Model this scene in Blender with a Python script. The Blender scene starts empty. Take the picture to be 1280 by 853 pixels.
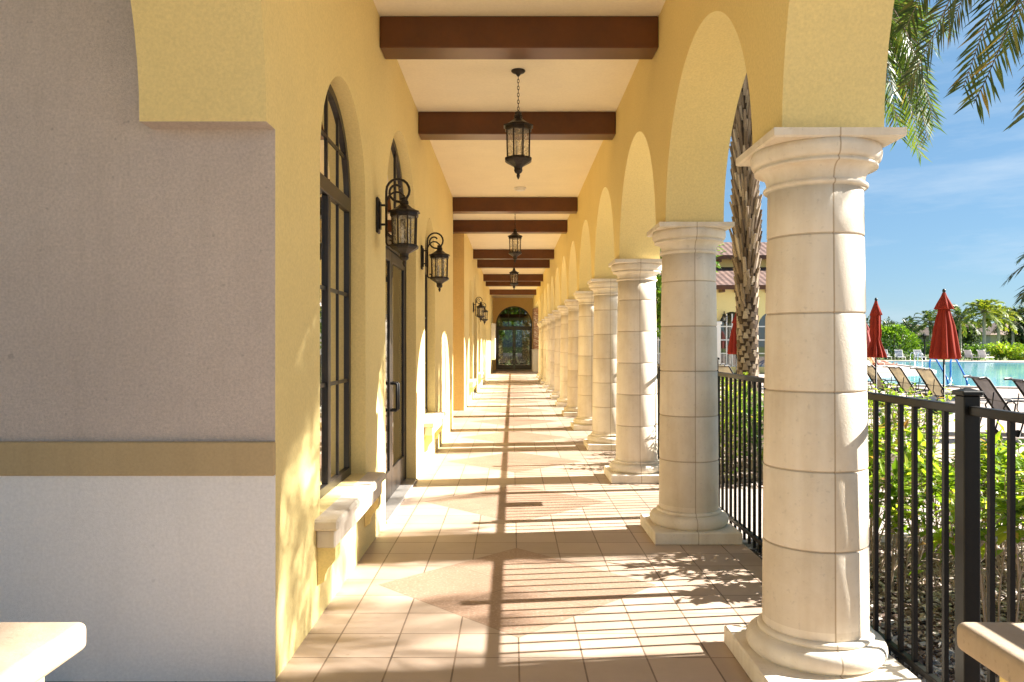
import bpy, math, random
from math import sin, cos, pi, radians as R, sqrt, atan2
from mathutils import Vector
random.seed(7)
S = bpy.context.scene
C = S.collection
F = 965.0; EYE = 1.5

def at(px, py, Y):
    return Vector(((px - 640) / F * Y, Y, EYE - (py - 430) / F * Y))

# ------------------------------------------------------------------ materials
def nd(nt, t, **kw):
    n = nt.nodes.new(t)
    for k, v in kw.items():
        setattr(n, k, v)
    return n

def lk(nt, a, b):
    nt.links.new(a, b)

def ramp(nt, fac, stops):
    r = nd(nt, 'ShaderNodeValToRGB')
    e = r.color_ramp.elements
    while len(e) < len(stops):
        e.new(0.5)
    for i, (p, c) in enumerate(stops):
        e[i].position = p
        e[i].color = (c[0], c[1], c[2], 1)
    lk(nt, fac, r.inputs[0])
    return r.outputs[0]

def noise(nt, vec, scale, detail=4, rough=0.6):
    n = nd(nt, 'ShaderNodeTexNoise')
    n.inputs['Scale'].default_value = scale
    n.inputs['Detail'].default_value = detail
    n.inputs['Roughness'].default_value = rough
    lk(nt, vec, n.inputs['Vector'])
    return n.outputs['Fac']

def mixc(nt, fac, a, b, mode='MIX'):
    m = nd(nt, 'ShaderNodeMix', data_type='RGBA', blend_type=mode)
    for s, v in ((m.inputs[0], fac), (m.inputs[6], a), (m.inputs[7], b)):
        if hasattr(v, 'is_linked'):
            lk(nt, v, s)
        elif isinstance(v, (int, float)):
            s.default_value = v
        else:
            s.default_value = (v[0], v[1], v[2], 1)
    return m.outputs[2]

def mth(nt, op, a, b=None, c=None):
    m = nd(nt, 'ShaderNodeMath', operation=op)
    for i, v in enumerate((a, b, c)):
        if v is None:
            continue
        if hasattr(v, 'is_linked'):
            lk(nt, v, m.inputs[i])
        else:
            m.inputs[i].default_value = v
    return m.outputs[0]

def newmat(name):
    m = bpy.data.materials.new(name)
    m.use_nodes = True
    nt = m.node_tree
    b = nt.nodes['Principled BSDF']
    return m, nt, b

def bump(nt, b, h, strength, dist=0.01):
    bp = nd(nt, 'ShaderNodeBump')
    bp.inputs['Strength'].default_value = strength
    bp.inputs['Distance'].default_value = dist
    lk(nt, h, bp.inputs['Height'])
    lk(nt, bp.outputs[0], b.inputs['Normal'])

def surf(name, col, rough=0.8, var=0.12, vscale=1.5, bscale=120, bstr=0.25, bdist=0.004, spec=0.3, metal=0, speck=0, mottle=0.06, stain=0):
    """painted / plastered / stone surface: broad tone drift, fine mottling, grain"""
    m, nt, b = newmat(name)
    pos = nd(nt, 'ShaderNodeNewGeometry').outputs['Position']
    c = Vector(col)
    n1 = noise(nt, pos, vscale, 5, 0.65)
    base = ramp(nt, n1, [(0.3, c * (1 - var)), (0.7, c * (1 + var * 0.6))])
    n2 = noise(nt, pos, bscale * 0.35, 3)
    base = mixc(nt, 1.0, base, ramp(nt, n2, [(0.3, (1 - mottle,) * 3), (0.7, (1 + mottle,) * 3)]), 'MULTIPLY')
    if speck:
        n3 = noise(nt, pos, 55, 2, 0.5)
        base = mixc(nt, ramp(nt, n3, [(0.66, (0, 0, 0)), (0.76, (speck,) * 3)]), base, tuple(c * 0.45))
    if stain:
        mp = nd(nt, 'ShaderNodeMapping'); mp.inputs['Scale'].default_value = (7, 7, 0.8)
        lk(nt, pos, mp.inputs['Vector'])
        sn = noise(nt, mp.outputs[0], 1.0, 5, 0.7)
        base = mixc(nt, ramp(nt, sn, [(0.50, (0, 0, 0)), (0.75, (stain,) * 3)]), base, tuple(c * 0.62))
        dn = noise(nt, pos, 26, 2, 0.4)
        base = mixc(nt, ramp(nt, dn, [(0.74, (0, 0, 0)), (0.79, (stain * 1.6,) * 3)]), base, tuple(c * 0.4))
    lk(nt, base, b.inputs['Base Color'])
    b.inputs['Roughness'].default_value = rough
    b.inputs['Specular IOR Level'].default_value = spec
    b.inputs['Metallic'].default_value = metal
    if bstr:
        bump(nt, b, noise(nt, pos, bscale, 4, 0.7), bstr, bdist)
    return m

M = {}
M['yellow'] = surf('yellow stucco', (0.82, 0.668, 0.305), 0.85, 0.045, 0.8, 210, 0.6, 0.004, 0.15, mottle=0.07)
M['ceiling'] = surf('cream ceiling plaster', (0.85, 0.775, 0.60), 0.85, 0.04, 1.6, 120, 0.3, 0.003, 0.15, mottle=0.03)
M['grey'] = surf('mauve grey stucco', (0.66, 0.57, 0.505), 0.9, 0.09, 1.1, 230, 1.0, 0.006, 0.12, mottle=0.13, stain=0.25)
M['palegrey'] = surf('pale grey stucco', (0.87, 0.845, 0.81), 0.9, 0.04, 1.0, 200, 0.7, 0.004, 0.12, mottle=0.06, stain=0.12)
M['tan'] = surf('tan stucco band', (0.50, 0.38, 0.21), 0.85, 0.07, 1.5, 220, 0.6, 0.003, 0.15, stain=0.2)
M['ochre'] = surf('ochre stucco', (0.70, 0.49, 0.20), 0.85, 0.06, 1.5, 100, 0.3, 0.004, 0.15)
M['beam'] = surf('brown beam paint', (0.108, 0.033, 0.005), 0.33, 0.25, 2.5, 70, 0.15, 0.002, 0.5)
M['white'] = surf('white paint', (0.78, 0.76, 0.72), 0.6, 0.03, 1, 60, 0.1)
M['iron'] = surf('black iron', (0.006, 0.0055, 0.005), 0.45, 0.2, 6, 200, 0.15, 0.002, 0.3, mottle=0.15)
M['bronze'] = surf('bronze frame', (0.024, 0.019, 0.016), 0.35, 0.15, 3, 200, 0.05, 0.002, 0.5)
M['lamp'] = surf('weathered bronze lantern', (0.028, 0.021, 0.016), 0.42, 0.6, 22, 140, 0.4, 0.003, 0.45, metal=0.3, mottle=0.25)
M['interior'] = surf('room plaster', (0.22, 0.18, 0.13), 0.9, 0.1, 1, 50, 0.1)
M['threshold'] = surf('aluminium threshold', (0.5, 0.48, 0.45), 0.4, 0.1, 8, 60, 0.1, metal=0.6)

def stone(name, col, seam=True, speck=0.25, joints=False):
    m, nt, b = newmat(name)
    tc = nd(nt, 'ShaderNodeTexCoord').outputs['Object']
    pos = nd(nt, 'ShaderNodeNewGeometry').outputs['Position']
    c = Vector(col)
    n1 = noise(nt, pos, 2.2, 6, 0.7)
    base = ramp(nt, n1, [(0.25, Vector((c[0] * 0.84, c[1] * 0.80, c[2] * 0.74))), (0.55, c), (0.8, c * 1.08)])
    # vertical weather streaks
    mp = nd(nt, 'ShaderNodeMapping')
    mp.inputs['Scale'].default_value = (9, 9, 0.9)
    lk(nt, pos, mp.inputs['Vector'])
    st = noise(nt, mp.outputs[0], 1.0, 4, 0.6)
    base = mixc(nt, 1.0, base, ramp(nt, st, [(0.35, (0.92, 0.90, 0.87)), (0.55, (1, 1, 1))]), 'MULTIPLY')
    pit = noise(nt, pos, 42, 3, 0.55)
    pm = ramp(nt, pit, [(0.62, (0, 0, 0)), (0.72, (speck,) * 3)])
    base = mixc(nt, pm, base, tuple(c * 0.5))
    h = noise(nt, pos, 95, 4, 0.7)
    if seam:
        sx = nd(nt, 'ShaderNodeSeparateXYZ')
        lk(nt, tc, sx.inputs[0])
        wob = mth(nt, 'MULTIPLY_ADD', noise(nt, pos, 6, 3), 0.003, -0.0015)
        ax = mth(nt, 'ABSOLUTE', mth(nt, 'ADD', sx.outputs[0], wob))
        line = mth(nt, 'LESS_THAN', ax, 0.0035)
        base = mixc(nt, mth(nt, 'MULTIPLY', line, 0.75), base, (0.40, 0.30, 0.19))
        if joints:
            jz = mth(nt, 'PINGPONG', mth(nt, 'SUBTRACT', sx.outputs[2], 0.60), 0.1725)
            jl = mth(nt, 'LESS_THAN', jz, 0.0042)
            jl = mth(nt, 'MULTIPLY', jl, mth(nt, 'LESS_THAN', mth(nt, 'ABSOLUTE', mth(nt, 'SUBTRACT', sx.outputs[2], 1.29)), 0.8))
            wn = nd(nt, 'ShaderNodeTexWhiteNoise', noise_dimensions='3D')
            cbx = nd(nt, 'ShaderNodeCombineXYZ')
            lk(nt, mth(nt, 'FLOOR', mth(nt, 'DIVIDE', mth(nt, 'SUBTRACT', sx.outputs[2], 0.60), 0.345)), cbx.inputs[0])
            lk(nt, nd(nt, 'ShaderNodeObjectInfo').outputs['Random'], cbx.inputs[1])
            lk(nt, mth(nt, 'GREATER_THAN', sx.outputs[0], 0.0), cbx.inputs[2])
            lk(nt, cbx.outputs[0], wn.inputs['Vector'])
            base = mixc(nt, 1.0, base, ramp(nt, wn.outputs['Value'], [(0, (0.90, 0.875, 0.84)), (1, (1.04, 1.035, 1.03))]), 'MULTIPLY')
            base = mixc(nt, mth(nt, 'MULTIPLY', jl, 0.55), base, (0.40, 0.29, 0.19))
        h = mth(nt, 'SUBTRACT', h, mth(nt, 'MULTIPLY', line, 1.5))
    lk(nt, base, b.inputs['Base Color'])
    b.inputs['Roughness'].default_value = 0.82
    b.inputs['Specular IOR Level'].default_value = 0.2
    bump(nt, b, h, 0.35, 0.004)
    return m
M['stone'] = stone('cast limestone', (0.79, 0.725, 0.62))
M['shaft'] = stone('cast limestone drums', (0.79, 0.725, 0.62), joints=True)
M['sill'] = stone('limestone sill', (0.70, 0.63, 0.53), seam=False)
M['cap'] = stone('weathered stone cap', (0.46, 0.375, 0.285), seam=False, speck=0.55)

def tile_floor():
    m, nt, b = newmat('patio tile')
    g = nd(nt, 'ShaderNodeNewGeometry')
    pos = g.outputs['Position']
    sx = nd(nt, 'ShaderNodeSeparateXYZ')
    lk(nt, pos, sx.inputs[0])
    X, Y = sx.outputs[0], sx.outputs[1]
    T, P, CX, CY, x0, y0 = 0.305, 2.53, 0.033, 4.805, 0.033, 3.690
    gw = 0.0042
    def line(v, per, w):        # 1 inside a joint of half width w
        f = mth(nt, 'PINGPONG', v, per / 2)
        return mth(nt, 'LESS_THAN', f, w)
    dx = mth(nt, 'SUBTRACT', X, CX)
    dy0 = mth(nt, 'SUBTRACT', Y, CY - P / 2)
    dy = mth(nt, 'SUBTRACT', mth(nt, 'FLOORED_MODULO', dy0, P), P / 2)
    s2 = 1 / sqrt(2)
    u = mth(nt, 'MULTIPLY', mth(nt, 'ADD', dx, dy), s2)
    v = mth(nt, 'MULTIPLY', mth(nt, 'SUBTRACT', dx, dy), s2)
    hs = 2 * T
    mx = mth(nt, 'MAXIMUM', mth(nt, 'ABSOLUTE', u), mth(nt, 'ABSOLUTE', v))
    ind = mth(nt, 'LESS_THAN', mx, hs)
    edge = mth(nt, 'LESS_THAN', mth(nt, 'ABSOLUTE', mth(nt, 'SUBTRACT', mx, hs)), gw)
    cross = mth(nt, 'LESS_THAN', mth(nt, 'MINIMUM', mth(nt, 'ABSOLUTE', u), mth(nt, 'ABSOLUTE', v)), gw * 0.8)
    grid = mth(nt, 'MAXIMUM', line(mth(nt, 'SUBTRACT', X, x0), T, gw), line(mth(nt, 'SUBTRACT', Y, y0), T, gw * 0.85))
    gout = mth(nt, 'MULTIPLY', grid, mth(nt, 'SUBTRACT', 1.0, ind))
    gin = mth(nt, 'MULTIPLY', cross, ind)
    grout = mth(nt, 'MAXIMUM', mth(nt, 'MAXIMUM', gout, mth(nt, 'MULTIPLY', gin, 0.6)), mth(nt, 'MULTIPLY', edge, 0.5))
    # per tile tone
    wn = nd(nt, 'ShaderNodeTexWhiteNoise', noise_dimensions='2D')
    cb = nd(nt, 'ShaderNodeCombineXYZ')
    lk(nt, mth(nt, 'FLOOR', mth(nt, 'DIVIDE', mth(nt, 'SUBTRACT', X, x0), T)), cb.inputs[0])
    lk(nt, mth(nt, 'FLOOR', mth(nt, 'DIVIDE', mth(nt, 'SUBTRACT', Y, y0), T)), cb.inputs[1])
    lk(nt, cb.outputs[0], wn.inputs['Vector'])
    tone = ramp(nt, wn.outputs['Value'], [(0, (0.84, 0.825, 0.80)), (1, (1.08, 1.07, 1.06))])
    n1 = noise(nt, pos, 3.0, 6, 0.7)
    plain = ramp(nt, n1, [(0.3, (0.44, 0.34, 0.265)), (0.7, (0.505, 0.40, 0.32))])
    plain = mixc(nt, 1.0, plain, tone, 'MULTIPLY')
    n2 = noise(nt, pos, 60, 3, 0.6)
    rose = ramp(nt, n2, [(0.30, (0.285, 0.185, 0.13)), (0.55, (0.345, 0.235, 0.17)), (0.76, (0.50, 0.38, 0.30))])
    n3 = noise(nt, pos, 2.3, 4, 0.6)
    rose = mixc(nt, 1.0, rose, ramp(nt, n3, [(0.3, (0.88, 0.86, 0.84)), (0.7, (1.06, 1.06, 1.06))]), 'MULTIPLY')
    col = mixc(nt, ind, plain, rose)
    n4 = noise(nt, pos, 0.9, 6, 0.7)
    col = mixc(nt, 1.0, col, ramp(nt, n4, [(0.3, (0.86, 0.85, 0.84)), (0.65, (1.05, 1.05, 1.05))]), 'MULTIPLY')
    gn = noise(nt, pos, 5, 3)
    gcol = ramp(nt, gn, [(0.30, (0.06, 0.038, 0.026)), (0.7, (0.24, 0.16, 0.11))])
    col = mixc(nt, mth(nt, 'MULTIPLY', grout, 0.9), col, gcol)
    # drips and scuffs
    sp = noise(nt, pos, 17, 2, 0.4)
    col = mixc(nt, ramp(nt, sp, [(0.73, (0, 0, 0)), (0.78, (0.45,) * 3)]), col, (0.35, 0.25, 0.17))
    lk(nt, col, b.inputs['Base Color'])
    lk(nt, ramp(nt, n1, [(0.3, (0.42,) * 3), (0.7, (0.62,) * 3)]), b.inputs['Roughness'])
    b.inputs['Specular IOR Level'].default_value = 0.35
    h = mth(nt, 'SUBTRACT', mth(nt, 'MULTIPLY', noise(nt, pos, 70, 3), 0.25), grout)
    bump(nt, b, h, 0.4, 0.004)
    return m
M['tile'] = tile_floor()

def paving(name, col, per, gw=0.004, dark=0.5):
    m, nt, b = newmat(name)
    pos = nd(nt, 'ShaderNodeNewGeometry').outputs['Position']
    br = nd(nt, 'ShaderNodeTexBrick')
    br.inputs['Scale'].default_value = 1.0
    br.inputs['Brick Width'].default_value = per
    br.inputs['Row Height'].default_value = per * 0.5
    br.inputs['Mortar Size'].default_value = gw
    br.inputs['Bias'].default_value = 0.0
    c = Vector(col)
    br.inputs['Color1'].default_value = (*(c * 0.9), 1)
    br.inputs['Color2'].default_value = (*(c * 1.08), 1)
    br.inputs['Mortar'].default_value = (*(c * dark), 1)
    lk(nt, pos, br.inputs['Vector'])
    n = noise(nt, pos, 1.2, 6, 0.7)
    col2 = mixc(nt, 1.0, br.outputs['Color'], ramp(nt, n, [(0.3, (0.85, 0.84, 0.82)), (0.7, (1.05, 1.05, 1.05))]), 'MULTIPLY')
    lk(nt, col2, b.inputs['Base Color'])
    b.inputs['Roughness'].default_value = 0.85
    bump(nt, b, noise(nt, pos, 40, 4), 0.2, 0.006)
    return m
M['deck'] = paving('pool deck pavers', (0.46, 0.37, 0.31), 0.3)
M['path'] = paving('path pavers', (0.46, 0.40, 0.36), 0.25)

def veneer():
    m, nt, b = newmat('stacked stone veneer')
    pos = nd(nt, 'ShaderNodeNewGeometry').outputs['Position']
    mp = nd(nt, 'ShaderNodeMapping')
    mp.inputs['Scale'].default_value = (2.2, 2.2, 5.0)
    lk(nt, pos, mp.inputs['Vector'])
    v = nd(nt, 'ShaderNodeTexVoronoi')
    lk(nt, mp.outputs[0], v.inputs['Vector'])
    sp = nd(nt, 'ShaderNodeSeparateColor')
    lk(nt, v.outputs['Color'], sp.inputs[0])
    col = ramp(nt, sp.outputs[0], [(0.1, (0.30, 0.14, 0.08)), (0.45, (0.42, 0.22, 0.12)), (0.7, (0.50, 0.33, 0.2)), (0.95, (0.65, 0.52, 0.38))])
    lk(nt, col, b.inputs['Base Color'])
    b.inputs['Roughness'].default_value = 0.9
    bump(nt, b, v.outputs['Distance'], 0.6, 0.03)
    return m
M['veneer'] = veneer()

def rooftile():
    m, nt, b = newmat('clay roof tile')
    pos = nd(nt, 'ShaderNodeNewGeometry').outputs['Position']
    sx = nd(nt, 'ShaderNodeSeparateXYZ')
    lk(nt, pos, sx.inputs[0])
    wx = mth(nt, 'PINGPONG', sx.outputs[0], 0.16)
    wz = mth(nt, 'FLOORED_MODULO', sx.outputs[2], 0.17)
    n = noise(nt, pos, 2.5, 4, 0.7)
    col = ramp(nt, n, [(0.3, (0.075, 0.040, 0.030)), (0.55, (0.14, 0.075, 0.055)), (0.8, (0.22, 0.135, 0.10))])
    lk(nt, col, b.inputs['Base Color'])
    b.inputs['Roughness'].default_value = 0.85
    h = mth(nt, 'ADD', mth(nt, 'MULTIPLY', wx, 5.0), mth(nt, 'MULTIPLY', wz, 2.0))
    bump(nt, b, h, 0.7, 0.05)
    return m
M['roof'] = rooftile()

def leafmat(name, cols, trans=0.45, rough=0.45):
    m, nt, b = newmat(name)
    g = nd(nt, 'ShaderNodeNewGeometry')
    col = ramp(nt, g.outputs['Random Per Island'], cols)
    lk(nt, col, b.inputs['Base Color'])
    b.inputs['Roughness'].default_value = rough
    b.inputs['Specular IOR Level'].default_value = 0.4
    tr = nd(nt, 'ShaderNodeBsdfTranslucent')
    tcol = mixc(nt, 1.0, col, (1.5, 1.45, 0.7), 'MULTIPLY')
    lk(nt, tcol, tr.inputs['Color'])
    mx = nd(nt, 'ShaderNodeMixShader')
    mx.inputs[0].default_value = trans
    lk(nt, b.outputs[0], mx.inputs[1])
    lk(nt, tr.outputs[0], mx.inputs[2])
    lk(nt, mx.outputs[0], nt.nodes['Material Output'].inputs['Surface'])
    return m
M['shrubleaf'] = leafmat('shrub leaf', [(0, (0.07, 0.14, 0.012)), (0.4, (0.18, 0.30, 0.022)), (0.75, (0.30, 0.42, 0.035)), (0.93, (0.44, 0.49, 0.06)), (0.97, (0.42, 0.30, 0.06)), (1, (0.30, 0.16, 0.06))], 0.5)
M['hedgeleaf'] = leafmat('hedge leaf', [(0, (0.04, 0.10, 0.010)), (0.5, (0.10, 0.20, 0.018)), (1, (0.20, 0.33, 0.03))], 0.35)
M['frond'] = leafmat('palm leaflet', [(0, (0.028, 0.045, 0.012)), (0.55, (0.06, 0.085, 0.018)), (0.85, (0.12, 0.12, 0.03)), (1, (0.20, 0.13, 0.035))], 0.3)  # dark olive paints the backlit look into the leaflets
M['frondlit'] = leafmat('sunlit green palm leaflet', [(0, (0.03, 0.06, 0.015)), (0.5, (0.065, 0.115, 0.022)), (0.9, (0.12, 0.16, 0.03)), (1, (0.17, 0.14, 0.05))], 0.4)  # greener copy of the leaflet, sunlit look painted into its colour
M['frondlime'] = leafmat('lime palm leaflet', [(0, (0.10, 0.16, 0.02)), (0.5, (0.20, 0.27, 0.03)), (1, (0.36, 0.36, 0.05))], 0.45)
M['treeleaf'] = leafmat('tree leaf', [(0, (0.02, 0.045, 0.015)), (0.6, (0.045, 0.08, 0.022)), (1, (0.085, 0.125, 0.035))], 0.3)
M['twig'] = surf('twig bark', (0.42, 0.33, 0.25), 0.9, 0.25, 9, 90, 0.3)
M['bark'] = surf('tree bark', (0.20, 0.155, 0.115), 0.9, 0.3, 5, 40, 0.8, 0.02)
M['crevicebark'] = surf('crevice shade palm bark', (0.055, 0.036, 0.024), 0.95, 0.3, 8, 60, 0.8, 0.02)  # trunk core darkened to paint shade in the gaps between leaf bases
M['palegrey_bark'] = surf('royal palm bark', (0.48, 0.45, 0.41), 0.9, 0.15, 3, 20, 0.5, 0.02)

def islandmat(name, cols, rough=0.85, spec=0.2):
    m, nt, b = newmat(name)
    g = nd(nt, 'ShaderNodeNewGeometry')
    col = ramp(nt, g.outputs['Random Per Island'], cols)
    n = noise(nt, g.outputs['Position'], 60, 3)
    col = mixc(nt, 1.0, col, ramp(nt, n, [(0.3, (0.75,) * 3), (0.7, (1.1,) * 3)]), 'MULTIPLY')
    lk(nt, col, b.inputs['Base Color'])
    b.inputs['Roughness'].default_value = rough
    b.inputs['Specular IOR Level'].default_value = spec
    return m
M['boot'] = islandmat('palm leaf base', [(0, (0.09, 0.06, 0.04)), (0.25, (0.20, 0.145, 0.10)), (0.7, (0.31, 0.24, 0.175)), (1, (0.44, 0.36, 0.28))])
M['mulch'] = islandmat('mulch chip', [(0, (0.07, 0.045, 0.035)), (0.3, (0.24, 0.17, 0.135)), (0.6, (0.52, 0.43, 0.37)), (1, (0.82, 0.76, 0.70))])
M['pebble'] = islandmat('brown pebble', [(0, (0.05, 0.032, 0.02)), (0.6, (0.2, 0.13, 0.08)), (1, (0.42, 0.32, 0.22))], 0.6)
M['soil'] = surf('mulch soil', (0.12, 0.085, 0.065), 0.95, 0.4, 14, 60, 0.9, 0.02)

def groundmat():
    m, nt, b = newmat('lawn')
    pos = nd(nt, 'ShaderNodeNewGeometry').outputs['Position']
    n = noise(nt, pos, 0.35, 8, 0.7)
    n2 = noise(nt, pos, 14, 4, 0.7)
    c = ramp(nt, n, [(0.3, (0.085, 0.13, 0.03)), (0.6, (0.16, 0.19, 0.05)), (0.8, (0.24, 0.22, 0.09))])
    c = mixc(nt, 1.0, c, ramp(nt, n2, [(0.3, (0.65,) * 3), (0.7, (1.15,) * 3)]), 'MULTIPLY')
    lk(nt, c, b.inputs['Base Color'])
    b.inputs['Roughness'].default_value = 0.95
    bump(nt, b, n2, 0.6, 0.03)
    return m
M['lawn'] = groundmat()

def watermat():
    m, nt, b = newmat('pool water')
    pos = nd(nt, 'ShaderNodeNewGeometry').outputs['Position']
    n = noise(nt, pos, 0.22, 3, 0.5)
    c = ramp(nt, n, [(0.35, (0.13, 0.46, 0.62)), (0.65, (0.25, 0.60, 0.74))])
    lk(nt, c, b.inputs['Base Color'])
    b.inputs['Roughness'].default_value = 0.04
    b.inputs['IOR'].default_value = 1.33
    b.inputs['Specular IOR Level'].default_value = 0.22
    n2 = noise(nt, pos, 1.7, 3, 0.6)
    bump(nt, b, n2, 0.12, 0.06)
    return m
M['water'] = watermat()

def fabric(name, col, rough=0.8, trans=0.0):
    m, nt, b = newmat(name)
    tc = nd(nt, 'ShaderNodeTexCoord').outputs['Object']
    n = noise(nt, tc, 3, 4)
    c = Vector(col)
    cc = ramp(nt, n, [(0.3, c * 0.82), (0.7, c * 1.12)])
    lk(nt, cc, b.inputs['Base Color'])
    b.inputs['Roughness'].default_value = rough
    b.inputs['Specular IOR Level'].default_value = 0.15
    bump(nt, b, noise(nt, tc, 300, 2), 0.2, 0.002)
    if trans:
        tr = nd(nt, 'ShaderNodeBsdfTranslucent')
        lk(nt, cc, tr.inputs['Color'])
        mx = nd(nt, 'ShaderNodeMixShader')
        mx.inputs[0].default_value = trans
        lk(nt, b.outputs[0], mx.inputs[1]); lk(nt, tr.outputs[0], mx.inputs[2])
        lk(nt, mx.outputs[0], nt.nodes['Material Output'].inputs['Surface'])
    return m
M['red'] = fabric('red canvas', (0.24, 0.026, 0.013), 0.85, 0.06)
M['fadedred'] = fabric('faded red canvas', (0.42, 0.10, 0.09), 0.8, 0.15)
M['cream'] = fabric('cream sling', (0.58, 0.53, 0.43), 0.7, 0.35)
M['greysling'] = fabric('grey sling', (0.26, 0.25, 0.26), 0.7, 0.5)
M['whitesling'] = fabric('pale sling', (0.55, 0.55, 0.57), 0.7, 0.2)
M['towel'] = fabric('white towel', (0.75, 0.74, 0.72))
M['skin'] = fabric('skin', (0.62, 0.34, 0.25), 0.55)
M['swim'] = fabric('maroon swimwear', (0.16, 0.02, 0.03))
M['hair'] = fabric('brown hair', (0.07, 0.04, 0.025))
M['bluerail'] = surf('blue rail paint', (0.03, 0.13, 0.38), 0.3, 0.05, 3, 50, 0.0)
M['steel'] = surf('steel', (0.62, 0.62, 0.62), 0.25, 0.05, 3, 50, 0.0, metal=0.9)

def glassmat(name, tint, fac=0.9, ior=1.5):
    m = bpy.data.materials.new(name)
    m.use_nodes = True
    nt = m.node_tree
    nt.nodes.remove(nt.nodes['Principled BSDF'])
    t = nd(nt, 'ShaderNodeBsdfTransparent'); t.inputs[0].default_value = (*tint, 1)
    g = nd(nt, 'ShaderNodeBsdfGlossy'); g.inputs['Roughness'].default_value = 0.015
    fr = nd(nt, 'ShaderNodeFresnel'); fr.inputs['IOR'].default_value = ior
    mx = nd(nt, 'ShaderNodeMixShader')
    lk(nt, mth(nt, 'MULTIPLY_ADD', fr.outputs[0], fac, 0.03), mx.inputs[0])
    lk(nt, t.outputs[0], mx.inputs[1]); lk(nt, g.outputs[0], mx.inputs[2])
    lk(nt, mx.outputs[0], nt.nodes['Material Output'].inputs['Surface'])
    return m
M['glass'] = glassmat('window glass', (0.72, 0.74, 0.72), 1.0, 2.4)

M['darkglass'] = glassmat('dark door glass', (0.24, 0.24, 0.22), 1.0, 1.6)

def seeded():
    m = bpy.data.materials.new('seeded lantern glass')
    m.use_nodes = True
    nt = m.node_tree
    b = nt.nodes['Principled BSDF']
    pos = nd(nt, 'ShaderNodeNewGeometry').outputs['Position']
    n = noise(nt, pos, 38, 3, 0.6)
    b.inputs['Base Color'].default_value = (0.75, 0.68, 0.52, 1)
    b.inputs['Roughness'].default_value = 0.15
    bump(nt, b, n, 0.8, 0.01)
    t = nd(nt, 'ShaderNodeBsdfTransparent')
    t.inputs[0].default_value = (0.93, 0.92, 0.88, 1)
    mx = nd(nt, 'ShaderNodeMixShader')
    lk(nt, ramp(nt, n, [(0.40, (0.06,) * 3), (0.70, (0.5,) * 3)]), mx.inputs[0])
    lk(nt, t.outputs[0], mx.inputs[1]); lk(nt, b.outputs[0], mx.inputs[2])
    lk(nt, mx.outputs[0], nt.nodes['Material Output'].inputs['Surface'])
    return m
M['seed'] = seeded()

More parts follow.
